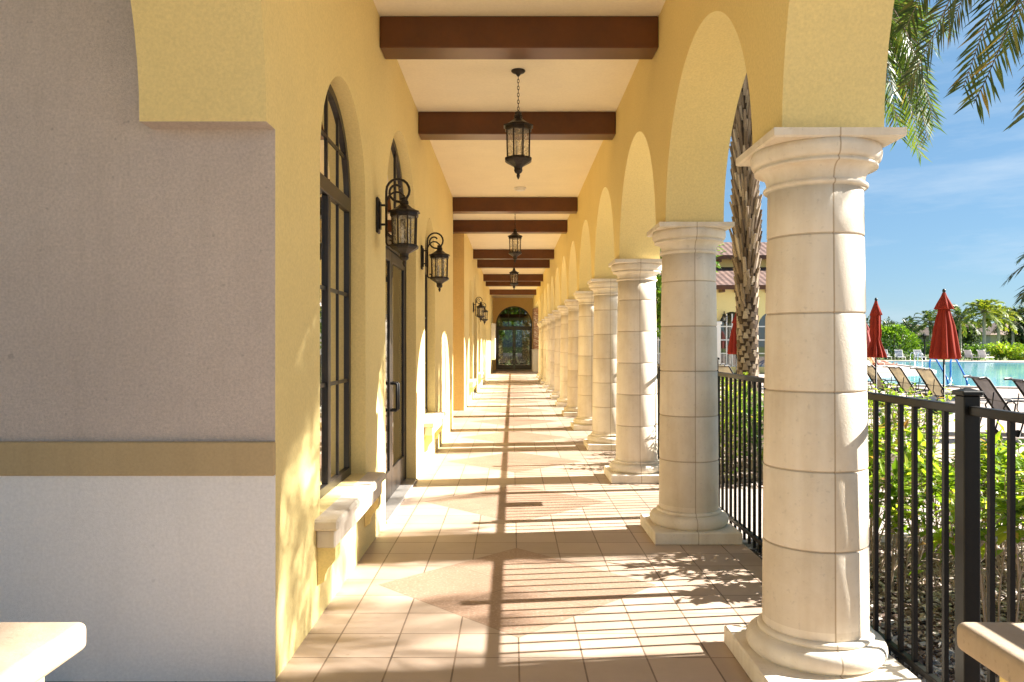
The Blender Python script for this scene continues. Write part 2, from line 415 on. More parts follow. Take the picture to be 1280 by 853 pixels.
# ------------------------------------------------------------------ mesh builder
class MB:
    def __init__(s):
        s.v = []; s.f = []; s.mi = []; s.sm = []
    def add(s, vs, fs, mi=0, sm=False):
        o = len(s.v)
        s.v.extend([tuple(p) for p in vs])
        for f in fs:
            s.f.append([o + i for i in f]); s.mi.append(mi); s.sm.append(sm)
    def quad(s, a, b, c, d, mi=0):
        s.add([a, b, c, d], [(0, 1, 2, 3)], mi)
    def box(s, x0, x1, y0, y1, z0, z1, mi=0, bev=0):
        if x0 > x1: x0, x1 = x1, x0
        if y0 > y1: y0, y1 = y1, y0
        if z0 > z1: z0, z1 = z1, z0
        b = min(bev, (x1 - x0) / 2.1, (y1 - y0) / 2.1, (z1 - z0) / 2.1)
        if b <= 0:
            vs = [(x, y, z) for x in (x0, x1) for y in (y0, y1) for z in (z0, z1)]
            s.add(vs, [(0, 1, 3, 2), (4, 6, 7, 5), (0, 4, 5, 1), (2, 3, 7, 6), (0, 2, 6, 4), (1, 5, 7, 3)], mi)
            return
        lo = (x0, y0, z0); hi = (x1, y1, z1)
        V = {}; vs = []
        for sx in (0, 1):
            for sy in (0, 1):
                for sz in (0, 1):
                    for ax in range(3):
                        p = []
                        for k, q in enumerate((sx, sy, sz)):
                            e = hi[k] if q else lo[k]
                            if k != ax: e += -b if q else b
                            p.append(e)
                        V[(sx, sy, sz, ax)] = len(vs); vs.append(p)
        fs = []
        for ax in range(3):
            for q in (0, 1):
                o = [k for k in range(3) if k != ax]
                ring = []
                for a, c in ((0, 0), (1, 0), (1, 1), (0, 1)):
                    t = [0, 0, 0]; t[ax] = q; t[o[0]] = a; t[o[1]] = c
                    ring.append(V[(*t, ax)])
                fs.append(ring)
        for ax in range(3):     # edges along ax
            o = [k for k in range(3) if k != ax]
            for a in (0, 1):
                for c in (0, 1):
                    t0 = [0, 0, 0]; t1 = [0, 0, 0]
                    t0[o[0]] = t1[o[0]] = a; t0[o[1]] = t1[o[1]] = c; t1[ax] = 1
                    fs.append([V[(*t0, o[0])], V[(*t1, o[0])], V[(*t1, o[1])], V[(*t0, o[1])]])
        for sx in (0, 1):
            for sy in (0, 1):
                for sz in (0, 1):
                    fs.append([V[(sx, sy, sz, k)] for k in range(3)])
        s.add(vs, fs, mi)
    def obox(s, c, ax, ay, az, mi=0):
        c = Vector(c); vs = []
        for i in (-1, 1):
            for j in (-1, 1):
                for k in (-1, 1):
                    vs.append(c + ax * i + ay * j + az * k)
        s.add(vs, [(0, 1, 3, 2), (4, 6, 7, 5), (0, 4, 5, 1), (2, 3, 7, 6), (0, 2, 6, 4), (1, 5, 7, 3)], mi)
    def lathe(s, prof, seg=32, cx=0, cy=0, mi=0, sm=True, cap=True, ph=0, mod=None):
        vs = []; n = len(prof)
        for (r, z) in prof:
            for k in range(seg):
                a = 2 * pi * k / seg + ph
                rr = r * (mod(a, z) if mod else 1)
                vs.append((cx + rr * cos(a), cy + rr * sin(a), z))
        fs = []
        for i in range(n - 1):
            for k in range(seg):
                k2 = (k + 1) % seg
                fs.append((i * seg + k, i * seg + k2, (i + 1) * seg + k2, (i + 1) * seg + k))
        s.add(vs, fs, mi, sm)
        if cap:
            o = len(s.v) - len(vs)
            for i in (0, n - 1):
                if prof[i][0] > 1e-4:
                    s.f.append([o + i * seg + k for k in range(seg)]); s.mi.append(mi); s.sm.append(False)
    def tube(s, pts, r, seg=8, mi=0, closed=False):
        pts = [Vector(p) for p in pts]
        n = len(pts); vs = []; up = None
        for i, p in enumerate(pts):
            if closed:
                d = pts[(i + 1) % n] - pts[i - 1]
            else:
                d = pts[min(i + 1, n - 1)] - pts[max(i - 1, 0)]
            if d.length < 1e-9: d = Vector((0, 0, 1))
            d.normalize()
            if up is None:
                up = Vector((0, 0, 1)) if abs(d.z) < 0.9 else Vector((1, 0, 0))
            a = d.cross(up)
            if a.length < 1e-6: a = d.cross(Vector((0, 1, 0.3)))
            a.normalize(); b = a.cross(d).normalized(); up = b
            rr = r[i] if isinstance(r, (list, tuple)) else r
            for k in range(seg):
                t = 2 * pi * k / seg
                vs.append(p + a * (rr * cos(t)) + b * (rr * sin(t)))
        fs = []
        for i in range(n if closed else n - 1):
            j = (i + 1) % n
            for k in range(seg):
                k2 = (k + 1) % seg
                fs.append((i * seg + k, i * seg + k2, j * seg + k2, j * seg + k))
        s.add(vs, fs, mi, True)
        if not closed:
            o = len(s.v) - len(vs)
            s.f.append([o + k for k in range(seg)]); s.mi.append(mi); s.sm.append(False)
            s.f.append([o + (n - 1) * seg + k for k in range(seg)]); s.mi.append(mi); s.sm.append(False)
    def prism(s, poly, f, w0, w1, mi=0):
        n = len(poly)
        vs = [f(u, v, w0) for u, v in poly] + [f(u, v, w1) for u, v in poly]
        fs = [tuple(range(n)), tuple(range(2 * n - 1, n - 1, -1))]
        fs += [(i, (i + 1) % n, n + (i + 1) % n, n + i) for i in range(n)]
        s.add(vs, fs, mi)
    def build(s, name, mats, parent=None, loc=None):
        me = bpy.data.meshes.new(name)
        me.from_pydata(s.v, [], s.f)
        if not isinstance(mats, (list, tuple)): mats = [mats]
        for m in mats: me.materials.append(m)
        me.polygons.foreach_set('material_index', s.mi)
        me.polygons.foreach_set('use_smooth', s.sm)
        me.update()
        o = bpy.data.objects.new(name, me)
        C.objects.link(o)
        if parent is not None: o.parent = parent
        if loc is not None: o.location = loc
        return o

def tag(o, label, cat, group=None):
    o['label'] = label; o['category'] = cat; o['kind'] = 'thing'
    if group: o['group'] = group
    return o

def struct(o):
    o['kind'] = 'structure'; return o

def thing(name, label, cat, loc=(0, 0, 0), rz=0, group=None):
    o = bpy.data.objects.new(name, None)
    C.objects.link(o)
    o.empty_display_size = 0.1
    o.location = loc; o.rotation_euler = (0, 0, rz)
    return tag(o, label, cat, group)

def dup(o, loc=None, rz=None, label=None, parent=None):
    c = o.copy()
    C.objects.link(c)
    if parent is not None: c.parent = parent
    if loc is not None: c.location = loc
    if rz is not None: c.rotation_euler = (0, 0, rz)
    if label: c['label'] = label
    for ch in o.children:
        dup(ch, parent=c)
    return c

YZ = lambda x: (lambda u, z, w: (w, u, z))

def arched_wall(mb, f, u0, u1, zb, zt, w0, w1, ops, n=44, mi=0, cap0=None, cap1=None):
    """wall along u pierced by round-headed openings; f(u, z, w) -> point"""
    def rect(a, b, c, d):
        if b - a < 1e-5 or d - c < 1e-5: return
        for w in (w0, w1):
            mb.quad(f(a, c, w), f(b, c, w), f(b, d, w), f(a, d, w), mi)
    cur = u0
    for o in ops:
        c, r, sp, sl = o
        rect(cur, c - r, zb, zt)
        rect(c - r, c + r, zb, sl)
        P = [(c - r * cos(pi * i / n), sp + r * sin(pi * i / n)) for i in range(n + 1)]
        for (a, za), (b, zb2) in zip(P, P[1:]):
            for w in (w0, w1):
                mb.quad(f(a, za, w), f(b, zb2, w), f(b, zt, w), f(a, zt, w), mi)
            mb.quad(f(a, za, w0), f(b, zb2, w0), f(b, zb2, w1), f(a, za, w1), mi)
        if sp > sl:
            for u in (c - r, c + r):
                mb.quad(f(u, sl, w0), f(u, sp, w0), f(u, sp, w1), f(u, sl, w1), mi)
        if sl > zb:
            mb.quad(f(c - r, sl, w0), f(c + r, sl, w0), f(c + r, sl, w1), f(c - r, sl, w1), mi)
        cur = c + r
    rect(cur, u1, zb, zt)
    mb.quad(f(u0, zb, w0), f(u0, zt, w0), f(u0, zt, w1), f(u0, zb, w1), mi if cap0 is None else cap0)
    mb.quad(f(u1, zb, w0), f(u1, zt, w0), f(u1, zt, w1), f(u1, zb, w1), mi if cap1 is None else cap1)
    mb.quad(f(u0, zt, w0), f(u1, zt, w0), f(u1, zt, w1), f(u0, zt, w1), mi)

# ------------------------------------------------------------------ constants of the place
P = 2.53
COL0 = 3.545                       # centre of the column nearest the camera
XL, XL2 = -1.055, -1.075           # corridor wall faces
XI, XO = 1.168, 1.61               # arcade wall faces
XC = 1.39
CEIL = 4.11
SPR = 2.42
END = 44.0
NCOL = 13

# ------------------------------------------------------------------ setting
mb = MB()
mb.quad((-600, -300, -0.12), (900, -300, -0.12), (900, 1200, -0.12), (-600, 1200, -0.12))
struct(mb.build('ground', M['lawn']))
mb = MB()
def slab(mb, poly, z0, z1, mi=0):
    mb.prism(poly, lambda u, v, w: (u, v, w), z0, z1, mi)
slab(mb, [(-1.95, -6), (1.735, -6), (1.735, END + 3), (-2.3, END + 3), (-2.3, 3.46), (-1.95, 3.46)], -0.2, 0.0)
struct(mb.build('walkway', M['tile']))
mb = MB()
slab(mb, [(-30, -40), (30, -40), (30, -6.0), (-30, -6.0)], -0.15, -0.02)
struct(mb.build('bounce_paving', M['path']))  # added unseen paving behind the camera, bounces light into the corridor
mb = MB()
slab(mb, [(1.735, -6), (7.2, -6), (7.2, 5.95), (1.735, 5.95)], -0.18, -0.065)
slab(mb, [(1.735, 8.15), (5.6, 8.15), (5.6, 38), (1.735, 38)], -0.18, -0.065)
struct(mb.build('planting_bed', M['soil']))
mb = MB()
slab(mb, [(1.735, 5.95), (7.2, 5.95), (7.2, 8.15), (1.735, 8.15)], -0.17, -0.03)
struct(mb.build('garden_path', M['path']))
mb = MB()
slab(mb, [(7.2, -6), (60, -6), (75, 70), (20, 72), (16.5, 39), (5.6, 39), (5.6, 8.15), (7.2, 8.15)], -0.16, -0.03)
struct(mb.build('pool_deck', M['deck']))

def smooth_poly(pts, it=3):
    for _ in range(it):
        q = []
        for i in range(len(pts)):
            a, b = Vector(pts[i]), Vector(pts[(i + 1) % len(pts)])
            q += [tuple(a * 0.75 + b * 0.25), tuple(a * 0.25 + b * 0.75)]
        pts = q
    return pts
pool = smooth_poly([(14.4, 28.3), (18, 26.6), (30, 26), (44, 30), (52, 45), (46, 58), (36, 60), (30, 66), (32.5, 64.5), (29, 52), (22, 39), (19.5, 36.8), (15, 34.5), (13.2, 31)], 3)
pool = smooth_poly([(14.4, 27.6), (19, 25.8), (32, 25.5), (46, 30), (54, 45), (50, 58), (40, 61.5), (33, 67), (30.5, 66), (26.5, 50), (22.5, 40), (17.5, 36.2), (14.4, 33.5), (13.2, 30.5)], 3)
mb = MB()
n = len(pool)
mb.add([(x, y, -0.022) for x, y in pool], [tuple(range(n))])
struct(mb.build('pool_water', M['water']))
mb = MB()
cen = Vector((32, 45))
prof = [(0.0, -0.03), (0.0, 0.015), (0.02, 0.03), (0.33, 0.03), (0.35, 0.015), (0.35, -0.03)]
nor = []
for i in range(n):
    t = Vector(pool[(i + 1) % n]) - Vector(pool[i - 1])
    nor.append(Vector((t.y, -t.x)).normalized())
vs = []
for i in range(n):
    for (d, z) in prof:
        q = Vector(pool[i]) + nor[i] * d
        vs.append((q.x, q.y, z))
k = len(prof)
mb.add(vs, [(i * k + j, ((i + 1) % n) * k + j, ((i + 1) % n) * k + j + 1, i * k + j + 1) for i in range(n) for j in range(k - 1)])
struct(mb.build('pool_coping', M['path']))

# mulch chips and pebbles
def chips(name, mat, num, area, s0, s1, z, flat=0.25, reject=None):
    mb = MB()
    k = 0
    while k < num:
        t = random.random() ** 0.8
        x = random.uniform(area[0], area[1]); y = random.uniform(area[2], area[3])
        if reject and reject(x, y): continue
        k += 1
        L = random.uniform(s0, s1)
        a = random.uniform(0, pi); tilt = random.gauss(0, 0.35); roll = random.gauss(0, 0.35)
        ax = Vector((cos(a), sin(a), tilt)).normalized() * L
        ay = Vector((-sin(a), cos(a), roll)).normalized() * L * random.uniform(0.18, 0.55)
        az = ax.cross(ay).normalized() * L * flat * random.uniform(0.4, 1)
        mb.obox((x, y, z + random.uniform(0, 0.025)), ax, ay, az)
    o = mb.build(name, mat)
    o['kind'] = 'stuff'
    return o
chips('mulch', M['mulch'], 16000, (1.74, 4.6, 2.2, 5.95), 0.008, 0.030, -0.06, 0.2, lambda x, y: x > 0.75 * y + 0.4)
chips('mulch', M['mulch'], 2500, (1.74, 3.2, 8.15, 12), 0.014, 0.036, -0.06, 0.3)
chips('pebbles', M['pebble'], 1400, (-3.0, -1.96, 2.4, 3.42), 0.008, 0.018, -0.05, 0.7)
mb = MB(); slab(mb, [(-8, -6), (-1.95, -6), (-1.95, 3.44), (-8, 3.44)], -0.18, -0.05)
struct(mb.build('gravel_bed', M['soil']))

# ------------------------------------------------------------------ clubhouse
club = thing('clubhouse', 'yellow stucco clubhouse with arched windows, grey end wall and glazed doors along the corridor', 'building')
O1 = [(4.90, 0.66, 2.50, 0.56), (7.46, 1.02, 2.50, 0.012), (9.97, 0.62, 2.50, 0.56)]
SH = 15.2
O2 = [(c + SH, r, s, b) for c, r, s, b in O1]
WT = 0.30
f = lambda u, z, w: (w, u, z)
mb = MB()
arched_wall(mb, f, 3.44, 13.8, 0, CEIL + 0.3, XL, XL - WT, O1, mi=0, cap0=1)
mb.build('corridor_wall', [M['yellow'], M['grey']], club)
mb = MB()
arched_wall(mb, f, 17.35, END, 0, CEIL + 0.3, XL2, XL2 - WT, O2, mi=0, cap0=1)
mb.build('corridor_wall', [M['yellow'], M['ochre']], club)
mb = MB()       # alcove between the two wall lengths
mb.box(-2.5, -2.3, 13.8, 17.35, 0, CEIL + 0.3)
mb.box(-2.5, XL - WT - 0.001, 13.6, 13.8, 0, CEIL + 0.3)
mb.build('alcove_wall', M['yellow'], club)
mb = MB()
mb.box(-2.5, XL2 - WT - 0.001, 17.35, 17.55, 0, CEIL + 0.3)
mb.build('alcove_wall', M['ochre'], club)
mb = MB()       # grey end wall facing the camera
mb.box(-8, XL - WT, 3.44, 3.62, 0, 6.2)
mb.box(XL - WT, XL, 3.44, 3.62, CEIL + 0.3, 6.2)
mb.build('end_wall', M['grey'], club)
mb = MB()
mb.box(-8, XL + 0.004, 3.415, 3.4395, 0.915, 1.066, bev=0.006)
mb.build('wall_band', M['tan'], club)
mb = MB()
mb.box(-8, XL + 0.0015, 3.43, 3.4395, 0.0, 0.9145)
mb.build('wall_base', M['palegrey'], club)
# springing arch beside the camera (left) with its own pier
mb = MB()
NR = 1.60
def near_arch(mb, w0, w1, yend, spr, mi=0):
    c = 3.315 - NR if w0 < 0 else COL0 - 0.205 - NR
    n = 40
    Pn = [(c - NR * cos(pi * i / n), spr + NR * sin(pi * i / n)) for i in range(n + 1)]
    zt = CEIL + 0.3
    for (a, za), (b, zb2) in zip(Pn, Pn[1:]):
        for w in (w0, w1):
            mb.quad(f(a, za, w), f(b, zb2, w), f(b, zt, w), f(a, zt, w), mi)
        mb.add([f(a, za, w0), f(b, zb2, w0), f(b, zb2, w1), f(a, za, w1)], [(0, 1, 2, 3)], mi)
    lo, hi = c - NR, c + NR
    for w in (w0, w1):
        mb.quad(f(hi, spr, w), f(yend, spr, w), f(yend, zt, w), f(hi, zt, w), mi)
        mb.quad(f(lo - 0.4, spr, w), f(lo, spr, w), f(lo, zt, w), f(lo - 0.4, zt, w), mi)
    return lo, hi
lo, hi = near_arch(mb, XL, -1.60, 3.44, 2.455)
mb.quad((XL, hi, 2.455), (XL, 3.44, 2.455), (-1.6, 3.44, 2.455), (-1.6, hi, 2.455), 1)
mb.box(-1.6, XL, lo - 0.4, lo, 0, 2.455)
mb.build('near_arch', [M['yellow'], M['grey']], club)
# ceiling and roof
mb = MB()
mb.box(-2.3, XO - 0.2, -0.3, END + 0.3, CEIL, CEIL + 0.12)
mb.build('ceiling', M['ceiling'], club)
mb = MB()
mb.box(-8.3, XO + 0.12, -0.6, END + 3, CEIL + 0.31, CEIL + 0.42)
mb.build('roof', M['roof'], club)
# rooms behind the glass
mb = MB()
mb.quad((-8, 3.62, 0.003), (XL - WT, 3.62, 0.003), (XL - WT, END, 0.003), (-8, END, 0.003))
mb.quad((-8, 3.62, 0), (-8, END, 0), (-8, END, 4.4), (-8, 3.62, 4.4))
mb.quad((-8, 3.62, 3.4), (XL - WT, 3.62, 3.4), (XL - WT, END, 3.4), (-8, END, 3.4))
mb.quad((-8, 12.6, 0), (XL - WT, 12.6, 0), (XL - WT, 12.6, 3.4), (-8, 12.6, 3.4))
mb.build('room', M['interior'], club)

mb = MB()
mb.box(-2.6, 3.2, END + 0.3, END + 5.5, 3.0, 3.2)
mb.build('door_darkening_slab', M['beam'], club)  # added dark slab, darkens the view through the end door's arch
def frame_arch(mb, c, r, spr, sill, x0, x1, w, n=36, bottom=True):
    pts = [(c - r, sill), (c - r, spr)] + [(c - r * cos(pi * i / n), spr + r * sin(pi * i / n)) for i in range(1, n)] + [(c + r, spr), (c + r, sill)]
    inn = []
    for (y, z) in pts:
        if z <= spr:
            inn.append((y + w if y < c else y - w, z))
        else:
            a = atan2(z - spr, y - c); inn.append((c + (r - w) * cos(a), spr + (r - w) * sin(a)))
    for i in range(len(pts) - 1):
        a, b, d, e = pts[i], pts[i + 1], inn[i + 1], inn[i]
        for x in (x0, x1):
            mb.quad((x, *a), (x, *b), (x, *d), (x, *e))
        mb.quad((x0, *e), (x0, *d), (x1, *d), (x1, *e))
    if bottom:
        mb.box(x0, x1, c - r + w, c + r - w, sill, sill + w)

def arch_pane(mb, c, r, spr, sill, x, n=30):
    pts = [(c - r, sill), (c - r, spr)] + [(c - r * cos(pi * i / n), spr + r * sin(pi * i / n)) for i in range(1, n)] + [(c + r, spr), (c + r, sill)]
    mb.add([(x, y, z) for y, z in pts], [tuple(range(len(pts)))])

def window(c, r, spr, sill, xf, parent):
    x0, x1 = xf - 0.105, xf - 0.165
    mb = MB()
    frame_arch(mb, c, r, spr, sill, x0, x1, 0.055)
    w = mb.build('window', M['bronze'], parent)
    mb = MB()
    mb.box(x0 + 0.004, x1, c - r + 0.055, c + r - 0.055, spr - 0.06, spr + 0.04, bev=0.006)
    mb.box(x0 + 0.002, x1, c - 0.035, c + 0.035, sill + 0.055, spr - 0.06, bev=0.004)
    mb.box(x0 - 0.010, x1, c - 0.014, c + 0.014, spr + 0.04, spr + r - 0.055)
    for s in (-1, 1):
        mb.box(x0 - 0.011, x1 + 0.004, c + s * r * 0.48 - 0.011, c + s * r * 0.48 + 0.011, sill + 0.055, spr - 0.06)
        mb.box(x0 - 0.011, x1 + 0.004, c + s * r * 0.48 - 0.011, c + s * r * 0.48 + 0.011, spr + 0.04, spr + r * 0.83)
    for z in (sill + 0.68, sill + 1.29):
        for a, b in ((c - r + 0.055, c - 0.035), (c + 0.035, c + r - 0.055)):
            mb.box(x0 - 0.013, x1 + 0.007, a, b, z - 0.012, z + 0.012)
    mb.box(x0 - 0.013, x1 + 0.007, c - r * 0.86, c + r * 0.86, spr + 0.30, spr + 0.322)
    mb.build('sash', M['bronze'], w)
    mb = MB(); arch_pane(mb, c, r - 0.01, spr, sill, x0 - 0.020)
    mb.build('pane', M['glass'], w)
    mb = MB()
    mb.box(xf - 0.11, xf + 0.128, c - r - 0.12, c + r + 0.12, sill - 0.062, sill - 0.001, bev=0.012)
    mb.box(xf - 0.05 + 0.052, xf + 0.105, c - r - 0.09, c + r + 0.09, sill - 0.160, sill - 0.063, bev=0.008)
    mb.build('sill', M['sill'], w)
    for s in (-1, 1):
        mb = MB()
        yc = c + s * (r + 0.01)
        prof = [(0.002, -0.161), (0.10, -0.161), (0.10, -0.225), (0.085, -0.25), (0.06, -0.275), (0.045, -0.31), (0.04, -0.345), (0.002, -0.37)]
        mb.prism(prof, lambda u, v, q: (xf + u, yc + q, sill + v), -0.055, 0.055)
        mb.build('bracket', M['yellow'], w)

def glazed_door(c, r, spr, xf, parent):
    x0, x1 = xf - 0.105, xf - 0.165
    mb = MB()
    frame_arch(mb, c, r, spr, 0.012, x0, x1, 0.06, bottom=False)
    mb.box(x0 + 0.01, x1, c - r + 0.06, c + r - 0.06, 2.40, 2.50)
    for y in (-0.33, 0.33):
        mb.box(x0 - 0.01, x1, c + y - 0.018, c + y + 0.018, 2.50, spr + sqrt(r * r - y * y) - 0.055)
    d = mb.build('door', M['bronze'], parent)
    mb = MB()
    mb.box(xf + 0.02, x1 - 0.05, c - r + 0.003, c + r - 0.003, 0.002, 0.024, bev=0.006)
    mb.build('threshold', M['threshold'], d)
    for s in (-1, 1):
        a, b = (c - r + 0.064, c - 0.004) if s < 0 else (c + 0.004, c + r - 0.064)
        mb = MB()
        xa, xb = x0 - 0.006, x1 + 0.006
        mb.box(xa, xb, a, a + 0.085, 0.026, 2.396, bev=0.004)
        mb.box(xa, xb, b - 0.085, b, 0.026, 2.396, bev=0.004)
        mb.box(xa, xb, a + 0.085, b - 0.085, 0.026, 0.29, bev=0.004)
        mb.box(xa, xb, a + 0.085, b - 0.085, 2.29, 2.396, bev=0.004)
        mb.build('door_leaf', M['bronze'], d)
        mb = MB()
        xm = xa - 0.014
        mb.quad((xm, a + 0.08, 0.285), (xm, b - 0.08, 0.285), (xm, b - 0.08, 2.295), (xm, a + 0.08, 2.295))
        mb.build('pane', M['glass'], d)
        mb = MB()
        yh = c + s * 0.055
        mb.tube([(xa, yh, 0.86), (xa + 0.055, yh, 0.86), (xa + 0.062, yh, 0.87), (xa + 0.062, yh, 1.11), (xa + 0.055, yh, 1.12), (xa, yh, 1.12)], 0.013, 8)
        mb.build('handle', M['iron'], d)
    mb = MB(); arch_pane(mb, c, r - 0.01, spr, 2.45, x0 - 0.022)
    mb.build('transom_pane', M['glass'], d)

for (c, r, s, b), xf in [(o, XL) for o in O1] + [(o, XL2) for o in O2]:
    if b > 0.1: window(c, r, s, b, xf, club)
    else: glazed_door(c, r, s, xf, club)

# wall closing the corridor with its arched double door
mb = MB()
fx = lambda u, z, w: (u, w, z)
arched_wall(mb, fx, -2.3, 2.2, 0, CEIL + 0.3, END, END + 0.3, [(0.12, 1.03, 2.62, 0.012)])
mb.build('closing_wall', M['ochre'], club)
rot = bpy.data.objects.new('entrance', None); C.objects.link(rot); rot.parent = club
tmp = thing('x', 'x', 'x')
glazed_door(0, 1.03, 2.62, 0, tmp)
ed = [o for o in tmp.children][0]
[ch.data.materials.__setitem__(0, M['darkglass']) for ch in ed.children if ch.name.startswith(('pane', 'transom'))]
ed.parent = club; ed.location = (0.12, END, 0); ed.rotation_euler = (0, 0, -pi / 2)
bpy.data.objects.remove(rot); bpy.data.objects.remove(tmp)
mb = MB()
mb.box(XL2 + 0.002, -0.86, 39.6, 40.6, 0.68, 2.55, bev=0.01)
tag(mb.build('notice_board', M['white']), 'white panel standing out from the corridor wall just before the end door', 'panel')

# ------------------------------------------------------------------ arcade
mb = MB()
ops = [(COL0 + P * (k + 0.5), P / 2 - 0.205, SPR, SPR - 0.0) for k in range(NCOL - 1)]
for (c, r, sp, sl) in ops:
    pass
zt = CEIL + 0.3
u0 = COL0 - 0.205; u1 = COL0 + P * (NCOL - 1) + 0.205
arched_wall(mb, f, u0, u1, SPR, zt, XI, XO, ops)
# pier undersides
for k in range(NCOL):
    y = COL0 + P * k
    mb.quad((XI, y - .205, SPR), (XO, y - .205, SPR), (XO, y + .205, SPR), (XI, y + .205, SPR))
lo, hi = near_arch(mb, XI, XO, COL0 - 0.205, SPR)
mb.box(XI, XO, u1, 44.0, 3.45, zt)
mb.box(XI, XO, lo - 0.4, lo, 0, SPR)
arc = tag(mb.build('arcade_wall', M['yellow']), 'yellow stucco arcade wall of round arches carried on the row of stone columns', 'wall')

# stone faced wall after the last column
sw = thing('stone_wall', 'rough brown stone wall with a pale base after the last column', 'wall')
ys = 41.6
mb = MB(); mb.box(XI, XO, ys, END, 1.2, 3.449); mb.build('stone_facing', M['veneer'], sw)
mb = MB(); mb.box(XI - 0.06, XO + 0.06, ys - 0.06, END, 0, 1.13); mb.build('wall_base', M['sill'], sw)
mb = MB(); mb.box(XI - 0.09, XO + 0.09, ys - 0.09, END, 1.131, 1.199, bev=0.01); mb.build('ledge', M['sill'], sw)

def make_column(label):
    t = thing('stone_column', label, 'column', (XC, COL0, 0), 0, 'stone columns of the arcade')
    mb = MB(); mb.box(-0.328, 0.328, -0.328, 0.328, 0.0, 0.092, bev=0.008); mb.build('plinth', M['stone'], t)
    mb = MB()
    prof = [(0.285, 0.092)]
    for i in range(11):
        a = -pi / 2 + pi * i / 10
        prof.append((0.268 + 0.036 * cos(a), 0.138 + 0.044 * sin(a)))
    prof += [(0.262, 0.184), (0.255, 0.187)]
    for i in range(7):
        a = -pi / 2 + pi * i / 6
        prof.append((0.240 + 0.012 * cos(a), 0.201 + 0.013 * sin(a)))
    prof += [(0.232, 0.216)]
    mb.lathe(prof, 64); mb.build('base', M['stone'], t)
    mb = MB()
    def rad(z): return 0.230 - 0.024 * ((z - 0.216) / 1.98) ** 1.5
    zs = [0.216]; prof = []
    joints = [0.60, 0.945, 1.29, 1.635, 1.98]
    prof.append((rad(0.216) - 0.004, 0.216)); prof.append((rad(0.22), 0.221))
    for j in joints:
        for d, dr in ((-0.009, 0), (-0.0045, 0.0015), (-0.003, 0.0065), (0.003, 0.0065), (0.0045, 0.0015), (0.009, 0)):
            prof.append((rad(j) - dr, j + d))
    prof.append((rad(2.19), 2.192))
    mb.lathe(prof, 64); mb.build('shaft', M['shaft'], t)
    mb = MB()
    prof = [(0.205, 2.192), (0.217, 2.194)]
    for i in range(7):
        a = -pi / 2 + pi * i / 6
        prof.append((0.215 + 0.012 * cos(a), 2.206 + 0.011 * sin(a)))
    prof += [(0.210, 2.219), (0.210, 2.228)]
    for i in range(8):
        a = pi / 2 * i / 7
        prof.append((0.212 + 0.050 * (1 - cos(a)), 2.230 + 0.055 * sin(a)))
    prof += [(0.266, 2.286), (0.266, 2.296), (0.258, 2.298), (0.258, 2.304)]
    for i in range(8):
        a = pi / 2 * i / 7
        prof.append((0.262 + 0.020 * sin(a), 2.306 + 0.036 * (1 - cos(a))))
    prof += [(0.283, 2.346), (0.283, 2.352), (0.278, 2.3765)]
    mb.lathe(prof, 64)
    # abacus flares to a square slab
    h0, h1 = 0.272, 0.281
    mb.add([(sx * h0, sy * h0, 2.377) for sx, sy in ((-1, -1), (1, -1), (1, 1), (-1, 1))] +
           [(sx * h1, sy * h1, 2.384) for sx, sy in ((-1, -1), (1, -1), (1, 1), (-1, 1))] +
           [(sx * h1, sy * h1, 2.416) for sx, sy in ((-1, -1), (1, -1), (1, 1), (-1, 1))],
           [(3, 2, 1, 0), (8, 9, 10, 11)] + [(i, (i + 1) % 4, 4 + (i + 1) % 4, 4 + i) for i in range(4)] + [(4 + i, 4 + (i + 1) % 4, 8 + (i + 1) % 4, 8 + i) for i in range(4)])
    mb.build('capital', M['stone'], t)
    return t
ORD = ['first', 'second', 'third', 'fourth', 'fifth', 'sixth', 'seventh', 'eighth', 'ninth', 'tenth', 'eleventh', 'twelfth', 'last']
CL = ['large whole stone column standing in front of the iron fence, first of the arcade row',
      'stone column in front of the date palm, second of the arcade row']
for k in range(2, NCOL):
    CL.append('stone column standing %s from the camera in the arcade row' % ORD[k])
CL[-1] = 'stone column ending the arcade row, next to the stone wall by the far door'
col = make_column(CL[0])
for k in range(1, NCOL):
    dup(col, (XC, COL0 + P * k, 0), label=CL[k])

# ------------------------------------------------------------------ beams
BI = [(0, 'widest brown ceiling beam at the top of the picture, before the big lantern'),
      (1, 'brown ceiling beam just behind the big hanging lantern'),
      (3, 'brown ceiling beam above the start of the wall recess, third from the camera'),
      (4, 'brown ceiling beam over the ochre pier, fourth from the camera'),
      (6, 'brown ceiling beam behind the second lantern, fifth from the camera'),
      (7, 'brown ceiling beam sixth from the camera'),
      (9, 'brown ceiling beam seventh from the camera, behind the farthest lantern'),
      (10, 'brown ceiling beam eighth from the camera'),
      (12.2, 'last brown ceiling beam in front of the end door wall')]
for k, lab in BI:
    y = 6.14 + P * k
    mb = MB()
    xa = XL + 0.002 if y < 13.4 else (-2.295 if y < 17 else XL2 + 0.002)
    mb.box(xa, XI - 0.002, y, y + 0.26, CEIL - 0.255, CEIL - 0.002, bev=0.008)
    tag(mb.build('ceiling_beam', M['beam']), lab, 'beam', 'brown beams across the corridor ceiling')

